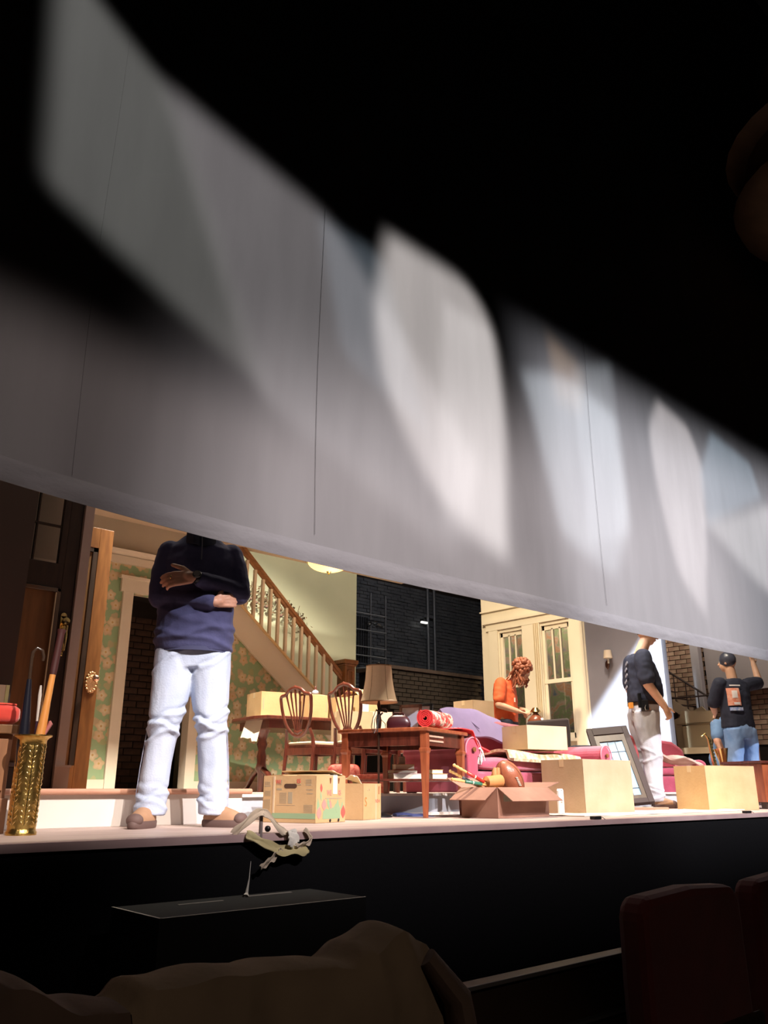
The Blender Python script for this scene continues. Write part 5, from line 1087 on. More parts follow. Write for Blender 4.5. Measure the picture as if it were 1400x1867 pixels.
for k, (x, w_) in enumerate(((4.55, .035), (6.55, .04), (8.0, .04))):
    c_ = thing('edge_clip', ('black cable clip on the stage edge before the toy carton', 'black cable clip on the stage edge before the grey jeans man', 'black cable clip at the stage edge far right')[k], 'clip', (x, -.045, 0), 0, 'black clips along the stage edge')
    addbox(MB(), -w_, w_, -.02, .02, 0, .018).build('body', mIron, c_, bevel=.004); MB().tube([(w_, 0, .01), (w_ + .02, -.01, .012), (w_ + .035, -.02, 0)], .002, 5).build('cable_tail', mIron, c_)

# ---------------------------------------------------------------- black speaker box in front of the stage
sb = thing('black_speaker_box', 'long black box edged with white tape below the stage edge', 'box', (1.40, -.545, 0), math.radians(-1))
addbox(MB(), 0, .85, 0, .36, -1.34, -.215).build('body', M('matt_black_ply', (.008, .008, .009), rough=.7), sb)
addbox(MB(), 0, .85, 0, .36, -.215, -.212).build('top', M('black_carpet_top', (.005, .005, .005), rough=.9), sb)
m = MB(); addbox(m, 0, .85, 0, .006, -.212, -.2105); addbox(m, 0, .008, 0, .36, -.212, -.2105); m.build('tape_edging', M('dull_white_tape', (.62, .56, .50), rough=.6), sb)
m = MB(); addbox(m, .50, .72, .30, .312, -.212, -.210); addbox(m, .20, .38, .25, .262, -.212, -.210); m.build('tape_scrap', M('tape_scraps', (.30, .27, .24), rough=.6), sb)
MB().tube([(.505, .30, -.212), (.515, .31, -.20), (.53, .32, -.15), (.54, .33, -.09)], [.014, .006, .002, .001], 6).build('hanging_tape', mTape, sb)
# orchestra pit rail
pr2 = struct(cbox(1.6, 9, -1.0, -.97, -1.35, -.47).build('wall_pit', M('pit_brown_board', (.055, .032, .02), (.075, .045, .028), 5, .7)))
addbox(MB(), 1.6, 9, -1.02, -.95, -.47, -.455).build('cap_rail', M('worn_pit_rail', (.20, .19, .19), rough=.35), pr2, bevel=.003)
addbox(MB(), 1.6, 9, -1.03, -1.0, -.66, -.65).build('lower_rail', M('worn_pit_rail_b', (.14, .14, .14), rough=.35), pr2)

# ---------------------------------------------------------------- auditorium seats
def tseat(label, x, y, rz=0, first=None, arm=True):
    if first:
        r = dup(first); r.location = (x, y, -1.35 if x > 1.5 else -1.425); r.rotation_euler = (0, 0, rz); r['label'] = label; return r
    t = thing('theatre_seat', label, 'seat', (x, y, -1.35), rz, 'red theatre seats in the front rows')
    # local: faces +y, backrest near y=0, width x
    m = MB(); pts = [(-.235, .35), (.235, .35), (.24, 1.1), (.235, 1.26), (.205, 1.29), (0, 1.30), (-.205, 1.29), (-.235, 1.26), (-.24, 1.1)]
    m.prism(pts, .075); m.build('backrest', mSeatRed, t, bevel=.02)
    m = MB(); m.prism([(-.24, .34), (.24, .34), (.245, 1.0), (-.245, 1.0)], .02, Matrix.Translation((0, -.022, 0))); m.build('back_shell', mDarkWood, t, bevel=.008)
    m = MB(); addbox(m, -.23, .23, .08, .52, .38, .47); m.build('seat_pad', mSeatRed, t, bevel=.03)
    for s_ in (-1,):
        m = MB().tube([(s_ * .275, .0, .90), (s_ * .275, .12, .93), (s_ * .275, .28, .915), (s_ * .275, .40, .88)], [.016, .026, .026, .02], 10, flat=.5); m.build('armrest', M('worn_oak_arm_%d' % s_, (.30, .20, .12), (.42, .30, .19), 9, .4), t, smooth=True)
        addbox(MB(), s_ * .275 - .02, s_ * .275 + .02, .02, .38, 0, .90).build('standard', mBlackGloss, t)
    return t
s0 = tseat('dark red theatre seat at lower right, the left one of two', 2.05, -2.02)
tseat('dark red theatre seat at lower right, cut by the picture edge', 2.62, -2.02, 0, s0)
tseat('theatre seat hidden under the beige canvas coat', .95, -2.02, 0, s0)
tseat('theatre seat hidden under the beige coat at lower left', .38, -2.02, 0, s0)
# coats draped over the seat backs
def coat(name, label, prof, y, mat, depth=.20, drop=.9, puff=.05, seed=0):
    """prof: list of (x, top z) along the row"""
    def top(x):
        for (a, za), (b, zb) in zip(prof, prof[1:]):
            if a <= x <= b: return lerp(za, zb, ss(0, 1, (x - a) / (b - a)))
        return prof[-1][1]
    x0, x1 = prof[0][0], prof[-1][0]
    def f(u, v):
        x = lerp(x0, x1, u); a = v * 1.0; z = top(x)
        n1 = noise.noise(Vector((x * 6, v * 3, seed))) * .035 + noise.noise(Vector((x * 15, v * 7, seed + 4))) * .012
        if v < .5: s = (.5 - v) * 2; yy = y - depth / 2 * math.sin(min(1, s * 4) * PI / 2) - .05 * s; zz = z - drop * max(0, s - .10) - .04 * (1 - math.cos(min(1, s * 4) * PI / 2))
        else: s = (v - .5) * 2; yy = y + depth / 2 * math.sin(min(1, s * 4) * PI / 2) + .05 * s; zz = z - drop * max(0, s - .10) - .04 * (1 - math.cos(min(1, s * 4) * PI / 2))
        return (x + .02 * noise.noise(Vector((x * 4, v * 9, seed + 9))), yy + n1, zz + n1 * .4)
    o = MB().sheet(f, 90, 60, .008).build(name, mat, smooth=True); return tag(o, label, 'coat')
c1 = coat('canvas_coat', 'beige canvas coat draped over the front seats at bottom centre', [(.575, -.10), (.60, -.075), (.69, -.062), (.81, -.076), (.93, -.076), (.985, -.056), (1.055, -.042), (1.11, -.07), (1.16, -.13), (1.19, -.22)], -1.98, mCoat, depth=.19, seed=1)
MB().tube([(1.09, -2.05, -.09), (1.13, -2.08, -.15), (1.15, -2.10, -.32), (1.15, -2.12, -.62)], [.035, .05, .06, .05], 12, flat=.5).build('sleeve_fold', mCoatD, c1, smooth=True)
coat('tan_jacket', 'tan jacket over the seat back at the bottom left corner', [(.15, -.0), (.36, -.015), (.42, -.042), (.50, -.070), (.565, -.077)], -1.98, mCoatD, depth=.19, seed=5)

# ---------------------------------------------------------------- house right box front, top right corner
bx = thing('proscenium_box', 'dim carved brown box front high at the upper right corner', 'theatre box', (7.2, -.45, 6.0), math.radians(-25))
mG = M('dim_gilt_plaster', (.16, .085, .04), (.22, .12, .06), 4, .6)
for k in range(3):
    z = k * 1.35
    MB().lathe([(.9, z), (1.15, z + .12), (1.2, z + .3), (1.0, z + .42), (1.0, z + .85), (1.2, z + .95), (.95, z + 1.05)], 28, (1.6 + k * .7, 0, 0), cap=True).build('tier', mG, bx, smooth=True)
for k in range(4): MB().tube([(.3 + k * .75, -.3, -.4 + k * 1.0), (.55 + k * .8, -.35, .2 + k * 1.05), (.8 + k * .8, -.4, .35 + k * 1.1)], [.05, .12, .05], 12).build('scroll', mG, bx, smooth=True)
# ================================================================ PEOPLE
def capsule(m, a, b, ra, rb, n=14, flat=1.0, up=(0, 0, 1)):
    a = Vector(a); b = Vector(b); d = b - a; L_ = d.length
    if L_ < 1e-5: m.ball(a, ra, 10); return
    d.normalize(); pts = []; rr = []
    for k in range(5):
        t = PI / 2 * k / 4; pts.append(a - d * ra * math.cos(t)); rr.append(max(ra * math.sin(t), 1e-4))
    for k in range(5):
        t = PI / 2 * k / 4; pts.append(b + d * rb * math.sin(t)); rr.append(max(rb * math.cos(t), 1e-4))
    m.tube(pts, rr, n, flat=flat, up=up)
def chain(m, pts, rad, **k):
    for i in range(len(pts) - 1): capsule(m, pts[i], pts[i + 1], rad[i], rad[i + 1], **k)
def loft(m, secs, n=26, e=.85):
    """secs: (cx, cy, z, rx, ry)"""
    rs = []
    for cx, cy, z, rx, ry in secs:
        rs.append([Vector((cx + rx * math.copysign(abs(math.cos(q)) ** e, math.cos(q)), cy + ry * math.copysign(abs(math.sin(q)) ** e, math.sin(q)), z)) for q in (2 * PI * i / n for i in range(n))])
    m.rings(rs)
def fuse(mb, name, mat, parent, vox, it=6, fac=.5, disp=None, **k):
    """union of closed shapes -> one continuous skin"""
    me = bpy.data.meshes.new(name + '_src'); me.from_pydata(mb.v, [], mb.f); o = bpy.data.objects.new(name + '_src', me); C.objects.link(o)
    r = o.modifiers.new('r', 'REMESH'); r.mode = 'VOXEL'; r.voxel_size = vox; r.adaptivity = 0
    s = o.modifiers.new('s', 'SMOOTH'); s.factor = fac; s.iterations = it
    bpy.context.view_layer.update()
    dg = bpy.context.evaluated_depsgraph_get(); ev = o.evaluated_get(dg)
    nm = bpy.data.meshes.new_from_object(ev); bpy.data.objects.remove(o); bpy.data.meshes.remove(me)
    nm.name = name
    if disp:
        no = [v.normal.copy() for v in nm.vertices]
        for v, q in zip(nm.vertices, no): v.co += q * disp(v.co)
    nm.polygons.foreach_set('use_smooth', [True] * len(nm.polygons)); nm.materials.clear(); nm.materials.append(mat)
    ob_ = bpy.data.objects.new(name, nm); C.objects.link(ob_); ob_.parent = parent
    if 'label' in k: ob_['label'] = k['label']
    return ob_
def head(m, c, R, s=1.0):
    """head prims about centre c (Vector), R = 3x3 rotation; face looks to local -y"""
    P = lambda *a: c + R @ (Vector(a) * s)
    m.ball(P(0, .012, .03), .092 * s, 14, .86, 1.06, 1.08, R)
    m.ball(P(0, -.025, -.035), .066 * s, 12, .95, 1.0, 1.15, R)
    m.ball(P(0, -.052, -.085), .030 * s, 10, 1.2, .8, .7, R)           # chin
    capsule(m, P(0, -.088, .022), P(0, -.112, -.022), .008 * s, .0135 * s, 8)   # nose
    capsule(m, P(-.035, -.083, .036), P(.035, -.083, .036), .010 * s, .010 * s, 8)   # brow
    capsule(m, P(-.022, -.092, -.052), P(.022, -.092, -.052), .0075 * s, .0075 * s, 8)   # lips
    for q in (-1, 1): m.ball(P(q * .081, .012, -.004), .028 * s, 8, .3, .62, 1, R)  # ears
    return P
def eyes(P, R, s, parent):
    m = MB()
    for q in (-1, 1): m.ball(P(q * .031, -.080, .012), .011 * s, 8)
    m.build('eyes', mPaper, parent, smooth=True); m = MB()
    for q in (-1, 1): m.ball(P(q * .031, -.089, .012), .0052 * s, 6)
    m.build('pupils', mIron, parent, smooth=True)
def hand(m, wrist, d, n, side=1, curl=.35, s=1.0, spread=.10, curls=None):
    """d: finger direction, n: back-of-hand normal; side +1: thumb on d x n side"""
    d = Vector(d).normalized(); n = Vector(n); n = (n - d * n.dot(d)).normalized(); t = d.cross(n) * side
    w_ = Vector(wrist)
    chain(m, [w_, w_ + d * .03 * s], [.024 * s, .026 * s])
    for q in (-.026, -.009, .009, .026): capsule(m, w_ + d * .022 * s + t * q * .7 * s, w_ + d * .085 * s + t * q * s, .0150 * s, .0125 * s, 8)
    Ls = (.072, .082, .076, .060)
    for i, q in enumerate((.028, .0095, -.0095, -.028)):
        c_ = (curls[i] if curls else curl); p = w_ + d * .088 * s + t * q * s; a = c_ * .6; pts = [p]; dd = (d + t * q * spread * 12).normalized()
        for seg in (.45, .32, .23):
            v = dd * math.cos(a) - n * math.sin(a); p = p + v * Ls[i] * seg * s; pts.append(p); a += c_ * 1.0
        chain(m, pts, [.0100 * s, .0092 * s, .0084 * s, .0070 * s], n=8)
    p = w_ + d * .028 * s + t * .022 * s; v1 = (d * .55 + t * .85 - n * .1).normalized(); v2 = (d * .85 + t * .5 - n * .15).normalized()
    chain(m, [p, p + v1 * .035 * s, p + v1 * .035 * s + v2 * .030 * s, p + v1 * .035 * s + v2 * .054 * s], [.016 * s, .0125 * s, .011 * s, .009 * s], n=8)
def folds(amp, sc=(14, 14, 5), extra=None):
    def f(v):
        a = noise.noise(Vector((v.x * sc[0], v.y * sc[1], v.z * sc[2]))) * amp + noise.noise(Vector((v.x * sc[0] * 2.4, v.y * sc[1] * 2.4, v.z * sc[2] * 3))) * amp * .45
        if extra: a += extra(v)
        return a
    return f
def shoe(parent, ankle, yaw, mat=mShoe, s=1.0):
    """shoe at ankle (x,y), toe towards yaw (radians, 0 = -y); sole on z=0"""
    R = Matrix.Rotation(yaw, 3, 'Z'); c_ = Vector(ankle)
    def P(x, y, z): return c_ + R @ Vector((x * s, y * s, z * s))
    def ring(k, z, n=24):
        return [P(.048 * k * (1 if math.sin(q) > 0 else 1.04) * math.cos(q), (-.055 - .0) + (.105 if math.sin(q) > 0 else .135) * k * math.sin(q), z) for q in (2 * PI * i / n for i in range(n))]
    up_ = [ring(.98, .028), ring(1.0, .045)]
    for zz, kx, y0, y1 in ((.062, .92, .045, -.165), (.078, .82, .043, -.125), (.092, .74, .042, -.08), (.108, .70, .042, -.045)):
        up_.append([P(.048 * kx * math.cos(q), (y0 + y1) / 2 + (y0 - y1) / 2 * math.sin(q), zz) for q in (2 * PI * i / 24 for i in range(24))])
    u = MB().rings(up_); o = u.build('shoe', mat, parent, smooth=True)
    so = MB().rings([ring(1.0, 0), ring(1.05, .008), ring(1.06, .026), ring(1.02, .034)]); so.build('sole', mSole, o, smooth=True)
    tc_ = MB().ball(P(0, -.160, .038), .040 * s, 12, 1.02, .85, .75, R); tc_.build('toe_cap', mSole, o, smooth=True)
    lc_ = MB()
    for k in range(4): lc_.tube([P(-.022, -.06 - k * .018, .088 - k * .008), P(0, -.062 - k * .018, .096 - k * .008), P(.022, -.06 - k * .018, .088 - k * .008)], .0025, 5)
    lc_.build('laces', mSole, o)
    return o

# ---- person 1: arms folded, navy half-zip and faded jeans. faces the camera side of the house
p1 = thing('person', 'person in navy pullover and faded jeans standing with folded arms, head behind the curtain', 'person', (2.135, .685, 0), math.radians(-29))
ka, kb = Vector((-.125, -.005, .46)), Vector((.125, -.01, .46))      # knees (left in picture = -x)
an = (Vector((-.150, .0, .085)), Vector((.150, .02, .085)))
hp = (Vector((-.095, .01, .86)), Vector((.095, .01, .86)))
sh = (Vector((-.160, .01, 1.385)), Vector((.160, .01, 1.385)))
# folded arms: picture-right arm (x>0) lies on top, its hand at picture left over the other arm's biceps
elR = Vector((.215, -.055, 1.155)); wrR = Vector((-.020, -.205, 1.200))
elL = Vector((-.190, -.045, 1.125)); wrL = Vector((.085, -.165, 1.085))
H = Vector((0, -.02, 1.655)); HR = Matrix.Rotation(-.35, 3, 'Z')
m = MB()
hP = head(m, H, HR)
chain(m, [Vector((0, .012, 1.43)), Vector((0, -.005, 1.58))], [.062, .056])
loft(m, [(0, .01, .84, .15, .10), (0, .01, .95, .155, .105), (0, .005, 1.1, .145, .105), (0, .005, 1.25, .16, .11), (0, .01, 1.38, .17, .10), (0, .01, 1.44, .11, .07)])
for k in (0, 1):
    chain(m, [hp[k], (ka, kb)[k], an[k]], [.078, .052, .038])
    chain(m, [an[k], an[k] + Vector(((-.03, .085)[k], (-.09, -.06)[k], -.045))], [.034, .024])
chain(m, [sh[1], elR, wrR], [.052, .042, .028]); chain(m, [sh[0], elL, wrL], [.052, .042, .028])
hand(m, wrR, (-1, -.02, -.16), (-.15, -1, .25), side=1, curl=.5, curls=(.40, .46, .50, .60), s=1.12)
hand(m, wrL, (1, .42, .22), (.2, -1, -.1), side=-1, curl=.5)
body1 = fuse(m, 'body', mSkin, p1, .0052, 2, .4); 
eyes(hP, HR, 1, p1)
m = MB(); m.ball(H + HR @ Vector((0, .022, .05)), .098, 14, .88, 1.05, 1.02, HR); hr = m.build('hair', mHairD, p1, smooth=True)
# jeans
m = MB()
loft(m, [(0, .012, .76, .155, .105), (0, .012, .84, .172, .122), (0, .012, .93, .168, .118)])
for k, s_ in ((0, -1), (1, 1)):
    kn = (ka, kb)[k]
    loft(m, [(s_ * .092, .012, .86, .100, .116), (s_ * .094, .010, .74, .104, .108), (s_ * .102, .004, .60, .094, .094), (kn.x - s_ * .008, kn.y - .008, .47, .077, .080), (kn.x - s_ * .003, kn.y, .42, .073, .074), (s_ * .138, .006, .28, .072, .074), (s_ * .146, .008, .15, .074, .078), (s_ * .150, .004, .075, .076, .084), (s_ * .150, .0, .055, .074, .084)], e=.95)
def jf(v):
    a = 0; s_ = -1 if v.x < 0 else 1
    for z0, sl_, w_, am in ((.505, .5, .012, .009), (.47, -.35, .012, .010), (.435, .42, .011, .007), (.14, .4, .010, .005), (.105, -.45, .009, .006), (.17, -.3, .012, .003), (.80, .7, .012, .005)):
        d_ = v.z - (z0 + sl_ * (v.x - s_ * .12) + .01 * math.sin(v.x * 40)); a += am * math.exp(-(d_ / w_) ** 2)
        a -= am * .8 * math.exp(-((d_ - .024) / (w_ * .9)) ** 2)
    return a * (1 if v.y < .05 else .3)
jn = fuse(m, 'jeans', mJean, p1, .0075, 5, .5, folds(.004, (16, 16, 5), jf))
m = MB()
for s_ in (-1, 1): m.tube([(s_ * .177, .012, .90), (s_ * .180, .01, .74), (s_ * .178, .0, .60), (s_ * .196, -.0, .46), (s_ * .20, .0, .42), (s_ * .214, .0, .28), (s_ * .222, .0, .15)], .0022, 5)
m.tube([(0, -.108, .93), (.004, -.113, .86), (.0, -.09, .80)], .003, 6)
m.build('seam_stitching', M('denim_seam', (.40, .42, .55), rough=.9), jn)
MB().box((0, -.108, .925), (.05, .012, .02)).build('waistband_button', mBrassS, jn)
# pullover
m = MB()
loft(m, [(0, .008, .845, .188, .138), (0, .008, .87, .196, .146), (0, .005, .93, .200, .150), (0, .0, 1.02, .196, .148), (0, .0, 1.12, .195, .145), (0, .0, 1.22, .198, .142), (0, .006, 1.32, .200, .132), (0, .01, 1.395, .18, .108), (0, .012, 1.435, .13, .09), (0, .012, 1.47, .092, .078)])
loft(m, [(0, .012, 1.45, .080, .075), (0, .006, 1.50, .076, .074), (0, .0, 1.535, .078, .078)])
chain(m, [sh[1] + Vector((.0, 0, -.01)), (sh[1] + elR) / 2 + Vector((.01, 0, 0)), elR, lerp(elR, wrR, .5), lerp(elR, wrR, .86)], [.068, .064, .060, .053, .042])
chain(m, [sh[0] + Vector((.0, 0, -.01)), (sh[0] + elL) / 2 + Vector((-.01, 0, 0)), elL, lerp(elL, wrL, .5), lerp(elL, wrL, .9)], [.068, .064, .060, .053, .044])
def pf_(v):
    a = 0
    for z0, sl_, w_, am in ((.935, .22, .016, .012), (.905, -.18, .014, .009), (.99, -.3, .02, .008)):
        d_ = v.z - (z0 + sl_ * v.x + .008 * math.sin(v.x * 25)); a += am * math.exp(-(d_ / w_) ** 2)
    if v.z > .99: a += .003 * noise.noise(Vector((v.x * 30, v.y * 20, v.z * 26)))
    return a
def split_mat(o, test, mat):
    o.data.materials.append(mat)
pu = fuse(m, 'pullover', mNavyL, p1, .0068, 3, .5, folds(.0045, (7, 7, 6), pf_))
m = MB(); m.rings([[Vector((k_ * .190 * math.cos(q), .008 + k_ * .140 * math.sin(q), z)) for q in (2 * PI * i / 40 for i in range(40))] for z, k_ in ((.842, .99), (.842, 1.02), (.862, 1.04), (.862, 1.0))], cap=False, closed=True); m.build('hem_band', M('hem_navy', (.05, .055, .12), rough=.9), pu, smooth=True)
m = MB(); m.tube([(0, -.080, 1.52), (.0, -.10, 1.46), (.004, -.120, 1.40), (.006, -.140, 1.31)], .0035, 6); m.build('zip', M('dull_zip', (.16, .16, .2), rough=.3, metal=.8), pu)
m = MB().sheet(lambda u, v: (-.075 + .07 * u, -.075 - .02 * math.sin(u * PI) - v * .035 * u, 1.54 - v * .13 - .02 * u), 10, 8, .006); m.build('collar_flap', mNavy, pu, smooth=True)
m = MB().sheet(lambda u, v: (.075 - .07 * u, -.075 - .02 * math.sin(u * PI) - v * .035 * u, 1.54 - v * .13 - .02 * u), 10, 8, .006); m.build('collar_flap', mNavy, pu, smooth=True)
m = MB(); d_ = (wrR - elR).normalized()
wp = wrR - d_ * .012
m.tube([wp - d_ * .016, wp - d_ * .014, wp + d_ * .014, wp + d_ * .016], [.030, .0335, .0335, .030], 24); wt_ = m.build('watch', mIron, p1, smooth=True, label='black wristwatch with round dial')
nn_ = Vector((-.05, -.95, .3)).normalized()
MB().lathe([(.001, 0), (.021, 0), (.022, .006), (.019, .011), (.001, .011)], 24, wp + nn_ * .029, nn_).build('watch_case', mBlackGloss, wt_, smooth=True)
MB().lathe([(.001, 0), (.0165, 0), (.0165, .001), (.001, .001)], 24, wp + nn_ * .0402, nn_).build('dial', M('grey_dial', (.18, .17, .17), rough=.3), wt_)
rg = wrR + Vector((-.118, -.012, -.012))
MB().tube([rg + Vector((.0, .0135 * math.cos(a), .0135 * math.sin(a))) for a in (2 * PI * k / 14 for k in range(14))], .0022, 6, closed=True).build('ring', mBrassS, p1, smooth=True)
shoe(p1, (-.155, .0, 0), -.35); shoe(p1, (.150, .01, 0), .95)

# ---- generic helpers for the other figures
def tee(m, zb, zt, rx, ry, lean=(0, 0)):
    pass

# ---- person 2: grey jeans, black tee, side view facing picture right
p2_ = thing('person', 'person in black T-shirt and grey jeans standing side-on, radio on the belt', 'person', (7.60, 1.36, 0), math.radians(48))
# local: faces -y rotated so that -y -> picture right
m = MB(); H2 = Vector((0, -.10, 1.69)); HR2 = Matrix.Rotation(.25, 3, 'X')
hP2 = head(m, H2, HR2, 1.0)
chain(m, [Vector((0, .0, 1.46)), Vector((0, -.07, 1.61))], [.064, .058])
loft(m, [(0, .01, .88, .14, .12), (0, -.0, 1.0, .15, .13), (0, -.02, 1.12, .15, .14), (0, .0, 1.3, .16, .12), (0, .01, 1.42, .17, .10), (0, .01, 1.47, .10, .07)])
sh2 = (Vector((-.20, .03, 1.42)), Vector((.20, .03, 1.42)))
arms2 = ((Vector((-.245, .02, 1.15)), Vector((-.215, -.13, .94))), (Vector((.25, .05, 1.15)), Vector((.24, -.02, .92))))
for k in (0, 1):
    s_ = (-1, 1)[k]
    chain(m, [Vector((s_ * .095, .02, .9)), Vector((s_ * .11, .0, .5)), Vector((s_ * .12, .03, .085))], [.085, .055, .04])
    chain(m, [Vector((s_ * .12, .03, .06)), Vector((s_ * .13, -.11, .04))], [.034, .026])
    chain(m, [sh2[k], arms2[k][0], arms2[k][1]], [.058, .050, .034])
    d_ = (arms2[k][1] - arms2[k][0]).normalized()
    hand(m, arms2[k][1], d_ + Vector((0, .0, -.5)), (s_, -.3, 0), side=s_, curl=.75)
fuse(m, 'body', mSkin2, p2_, .0085, 2, .4); eyes(hP2, HR2, 1, p2_)
MB().ball(H2 + HR2 @ Vector((0, .022, .045)), .098, 12, .88, 1.06, 1.0, HR2).build('hair', mHairD, p2_, smooth=True)
m = MB(); loft(m, [(0, .012, .80, .155, .125), (0, .012, .90, .17, .14), (0, .005, .99, .165, .14)])
for s_ in (-1, 1): loft(m, [(s_ * .09, .02, .90, .10, .135), (s_ * .098, .02, .74, .095, .122), (s_ * .108, .008, .55, .082, .098), (s_ * .115, .004, .45, .076, .09), (s_ * .12, .018, .25, .076, .086), (s_ * .122, .022, .10, .076, .090), (s_ * .122, .022, .06, .074, .088)], e=.95)
def jf2(v):
    a = 0
    for z0, sl_, w_, am in ((.50, .5, .014, .007), (.46, -.4, .013, .008), (.14, .4, .013, .009), (.10, -.3, .012, .010), (.18, .3, .012, .007)): a += am * math.exp(-((v.z - z0 - sl_ * v.y) / w_) ** 2)
    return a
j2 = fuse(m, 'jeans', mJeanG, p2_, .010, 4, .5, folds(.007, (14, 14, 5), jf2))
MB().rings([[Vector((.178 * k_ * math.cos(q), .005 + .15 * k_ * math.sin(q), z)) for q in (2 * PI * i / 36 for i in range(36))] for z, k_ in ((.965, 1.0), (.965, 1.03), (1.0, 1.03), (1.0, 1.0))], cap=False, closed=True).build('belt', mDarkWood, j2, smooth=True)
m = MB(); loft(m, [(0, .0, .985, .182, .155), (0, -.015, 1.06, .188, .172), (0, -.02, 1.15, .188, .172), (0, -.005, 1.28, .195, .155), (0, .012, 1.38, .20, .135), (0, .02, 1.44, .16, .105), (0, .02, 1.48, .085, .075)])
for k in (0, 1): chain(m, [sh2[k], lerp(sh2[k], arms2[k][0], .35), lerp(sh2[k], arms2[k][0], .78)], [.088, .088, .082])
t2 = fuse(m, 'tee_shirt', mTeeB, p2_, .010, 3, .5, folds(.008, (9, 9, 8)))
m = MB(); 
for k in range(5): m.box((-.04 + .02 * (k % 2), .176 - .006 * k, 1.14 + k * .06), (.07, .006, .022), ry=.3)
m.build('faded_back_print', M('faded_print_grey', (.26, .26, .30), rough=.8), t2)
rd = MB().box((-.185, .055, .955), (.04, .075, .10)); rdo = rd.build('belt_radio', mBlackGloss, p2_, bevel=.006, label='black radio pouch on the belt')
MB().box((-.19, .10, 1.0), (.03, .03, .14)).build('pouch', mBlack, rdo, bevel=.004)
MB().box((-.10, .165, .96), (.07, .03, .055)).build('keys_tag', M('orange_tag', (.75, .30, .05), rough=.5), p2_)
MB().tube([(-.20, .05, .90), (-.208, .06, .93), (-.21, .05, .955)], .004, 6).build('clip', mSilver, rdo)
shoe(p2_, (-.125, .02, 0), .0, s=1.05); shoe(p2_, (.125, .06, 0), .12, s=1.05)

# ---- person 3: back to us, black tee with print, blue jeans, arm raised to the right
p3_ = thing('person', 'bald person with back turned, black printed T-shirt, right arm raised, at far right', 'person', (9.60, 1.37, 0), math.radians(155)); p3_.scale = (.94, .94, .94)
# local +x -> after 155deg turn: picture left..; person faces away
m = MB(); H3 = Vector((.03, -.01, 1.685)); HR3 = Matrix.Rotation(.5, 3, 'Z') @ Matrix.Rotation(-.1, 3, 'X')
hP3 = head(m, H3, HR3)
chain(m, [Vector((0, .01, 1.46)), Vector((.02, .01, 1.61))], [.064, .060])
loft(m, [(0, .01, .86, .15, .12), (0, .01, 1.0, .155, .12), (0, .0, 1.15, .155, .12), (0, .0, 1.3, .165, .12), (0, .01, 1.42, .17, .10), (0, .01, 1.47, .10, .07)])
sh3 = (Vector((-.20, .01, 1.42)), Vector((.20, .01, 1.42)))
el3 = (Vector((-.46, -.06, 1.47)), Vector((.25, -.10, 1.17))); wr3 = (Vector((-.50, -.16, 1.72)), Vector((.10, -.27, 1.10)))
for k in (0, 1):
    s_ = (-1, 1)[k]
    chain(m, [Vector((s_ * .095, .02, .88)), Vector((s_ * .12, .0, .5)), Vector((s_ * .14, .03, .085))], [.085, .058, .04])
    chain(m, [Vector((s_ * .14, .03, .06)), Vector((s_ * .15, -.11, .04))], [.034, .026])
    chain(m, [sh3[k], el3[k], wr3[k]], [.058, .048, .033])
    hand(m, wr3[k], wr3[k] - el3[k], (0, 1, 0), side=-s_, curl=.4)
fuse(m, 'body', mSkin2, p3_, .0095, 2, .4); eyes(hP3, HR3, 1, p3_)
MB().ball(H3 + Vector((0, .012, .038)), .0985, 14, .9, 1.06, 1.06, HR3).build('shaved_hair', M('close_cropped_hair', (.05, .055, .08), rough=.28), p3_, smooth=True)
m = MB(); loft(m, [(0, .012, .76, .165, .13), (0, .012, .88, .178, .145), (0, .008, .98, .17, .135)])
for s_ in (-1, 1): loft(m, [(s_ * .095, .02, .88, .105, .13), (s_ * .105, .02, .72, .100, .12), (s_ * .12, .008, .5, .088, .10), (s_ * .132, .012, .25, .080, .088), (s_ * .14, .022, .10, .082, .094), (s_ * .14, .022, .05, .078, .092)], e=.95)
fuse(m, 'jeans', mJeanB, p3_, .011, 4, .5, folds(.009, (12, 12, 6)))
m = MB(); loft(m, [(0, .0, .90, .20, .155), (0, -.0, 1.0, .195, .155), (0, -.0, 1.12, .19, .15), (0, -.0, 1.28, .198, .15), (0, .006, 1.38, .205, .13), (0, .015, 1.45, .16, .10), (0, .015, 1.49, .085, .075)])
for k in (0, 1): chain(m, [sh3[k], lerp(sh3[k], el3[k], .4), lerp(sh3[k], el3[k], .85)], [.085, .085, .080])
t3 = fuse(m, 'tee_shirt', mTeeB, p3_, .010, 3, .5, folds(.008, (9, 9, 8)))
def backpatch(name, x0, x1, z0, z1, mat, off=.003):
    def f(u, v):
        x = lerp(x0, x1, u); z = lerp(z0, z1, v)
        ry = .155 + (0 if z < 1.3 else -(z - 1.3) * .18); return (x, ry * max(.05, 1 - (abs(x) / .21) ** 2.6) ** .5 + .004 + off, z)
    return MB().sheet(f, 10, 8, .003).build(name, mat, t3, smooth=True)
mPO = M('orange_red_print', (.62, .16, .08), (.72, .38, .28), 22, .8); mPW = M('white_print', (.70, .66, .66), rough=.8); mPB = M('blue_white_print', (.12, .20, .50), (.55, .6, .7), 30, .8)
backpatch('back_print', .045, .182, 1.15, 1.36, mPO); backpatch('back_print_white', .08, .14, 1.24, 1.33, mPW, .006); backpatch('back_print_white', .06, .13, 1.16, 1.19, mPW, .006)
backpatch('back_lettering_band', .02, .15, 1.385, 1.40, mPW, .008); backpatch('back_print_blue', .03, .175, 1.09, 1.13, mPB, .006)
shoe(p3_, (-.14, .02, 0), -.1, s=1.05); shoe(p3_, (.14, .02, 0), .1, s=1.05)

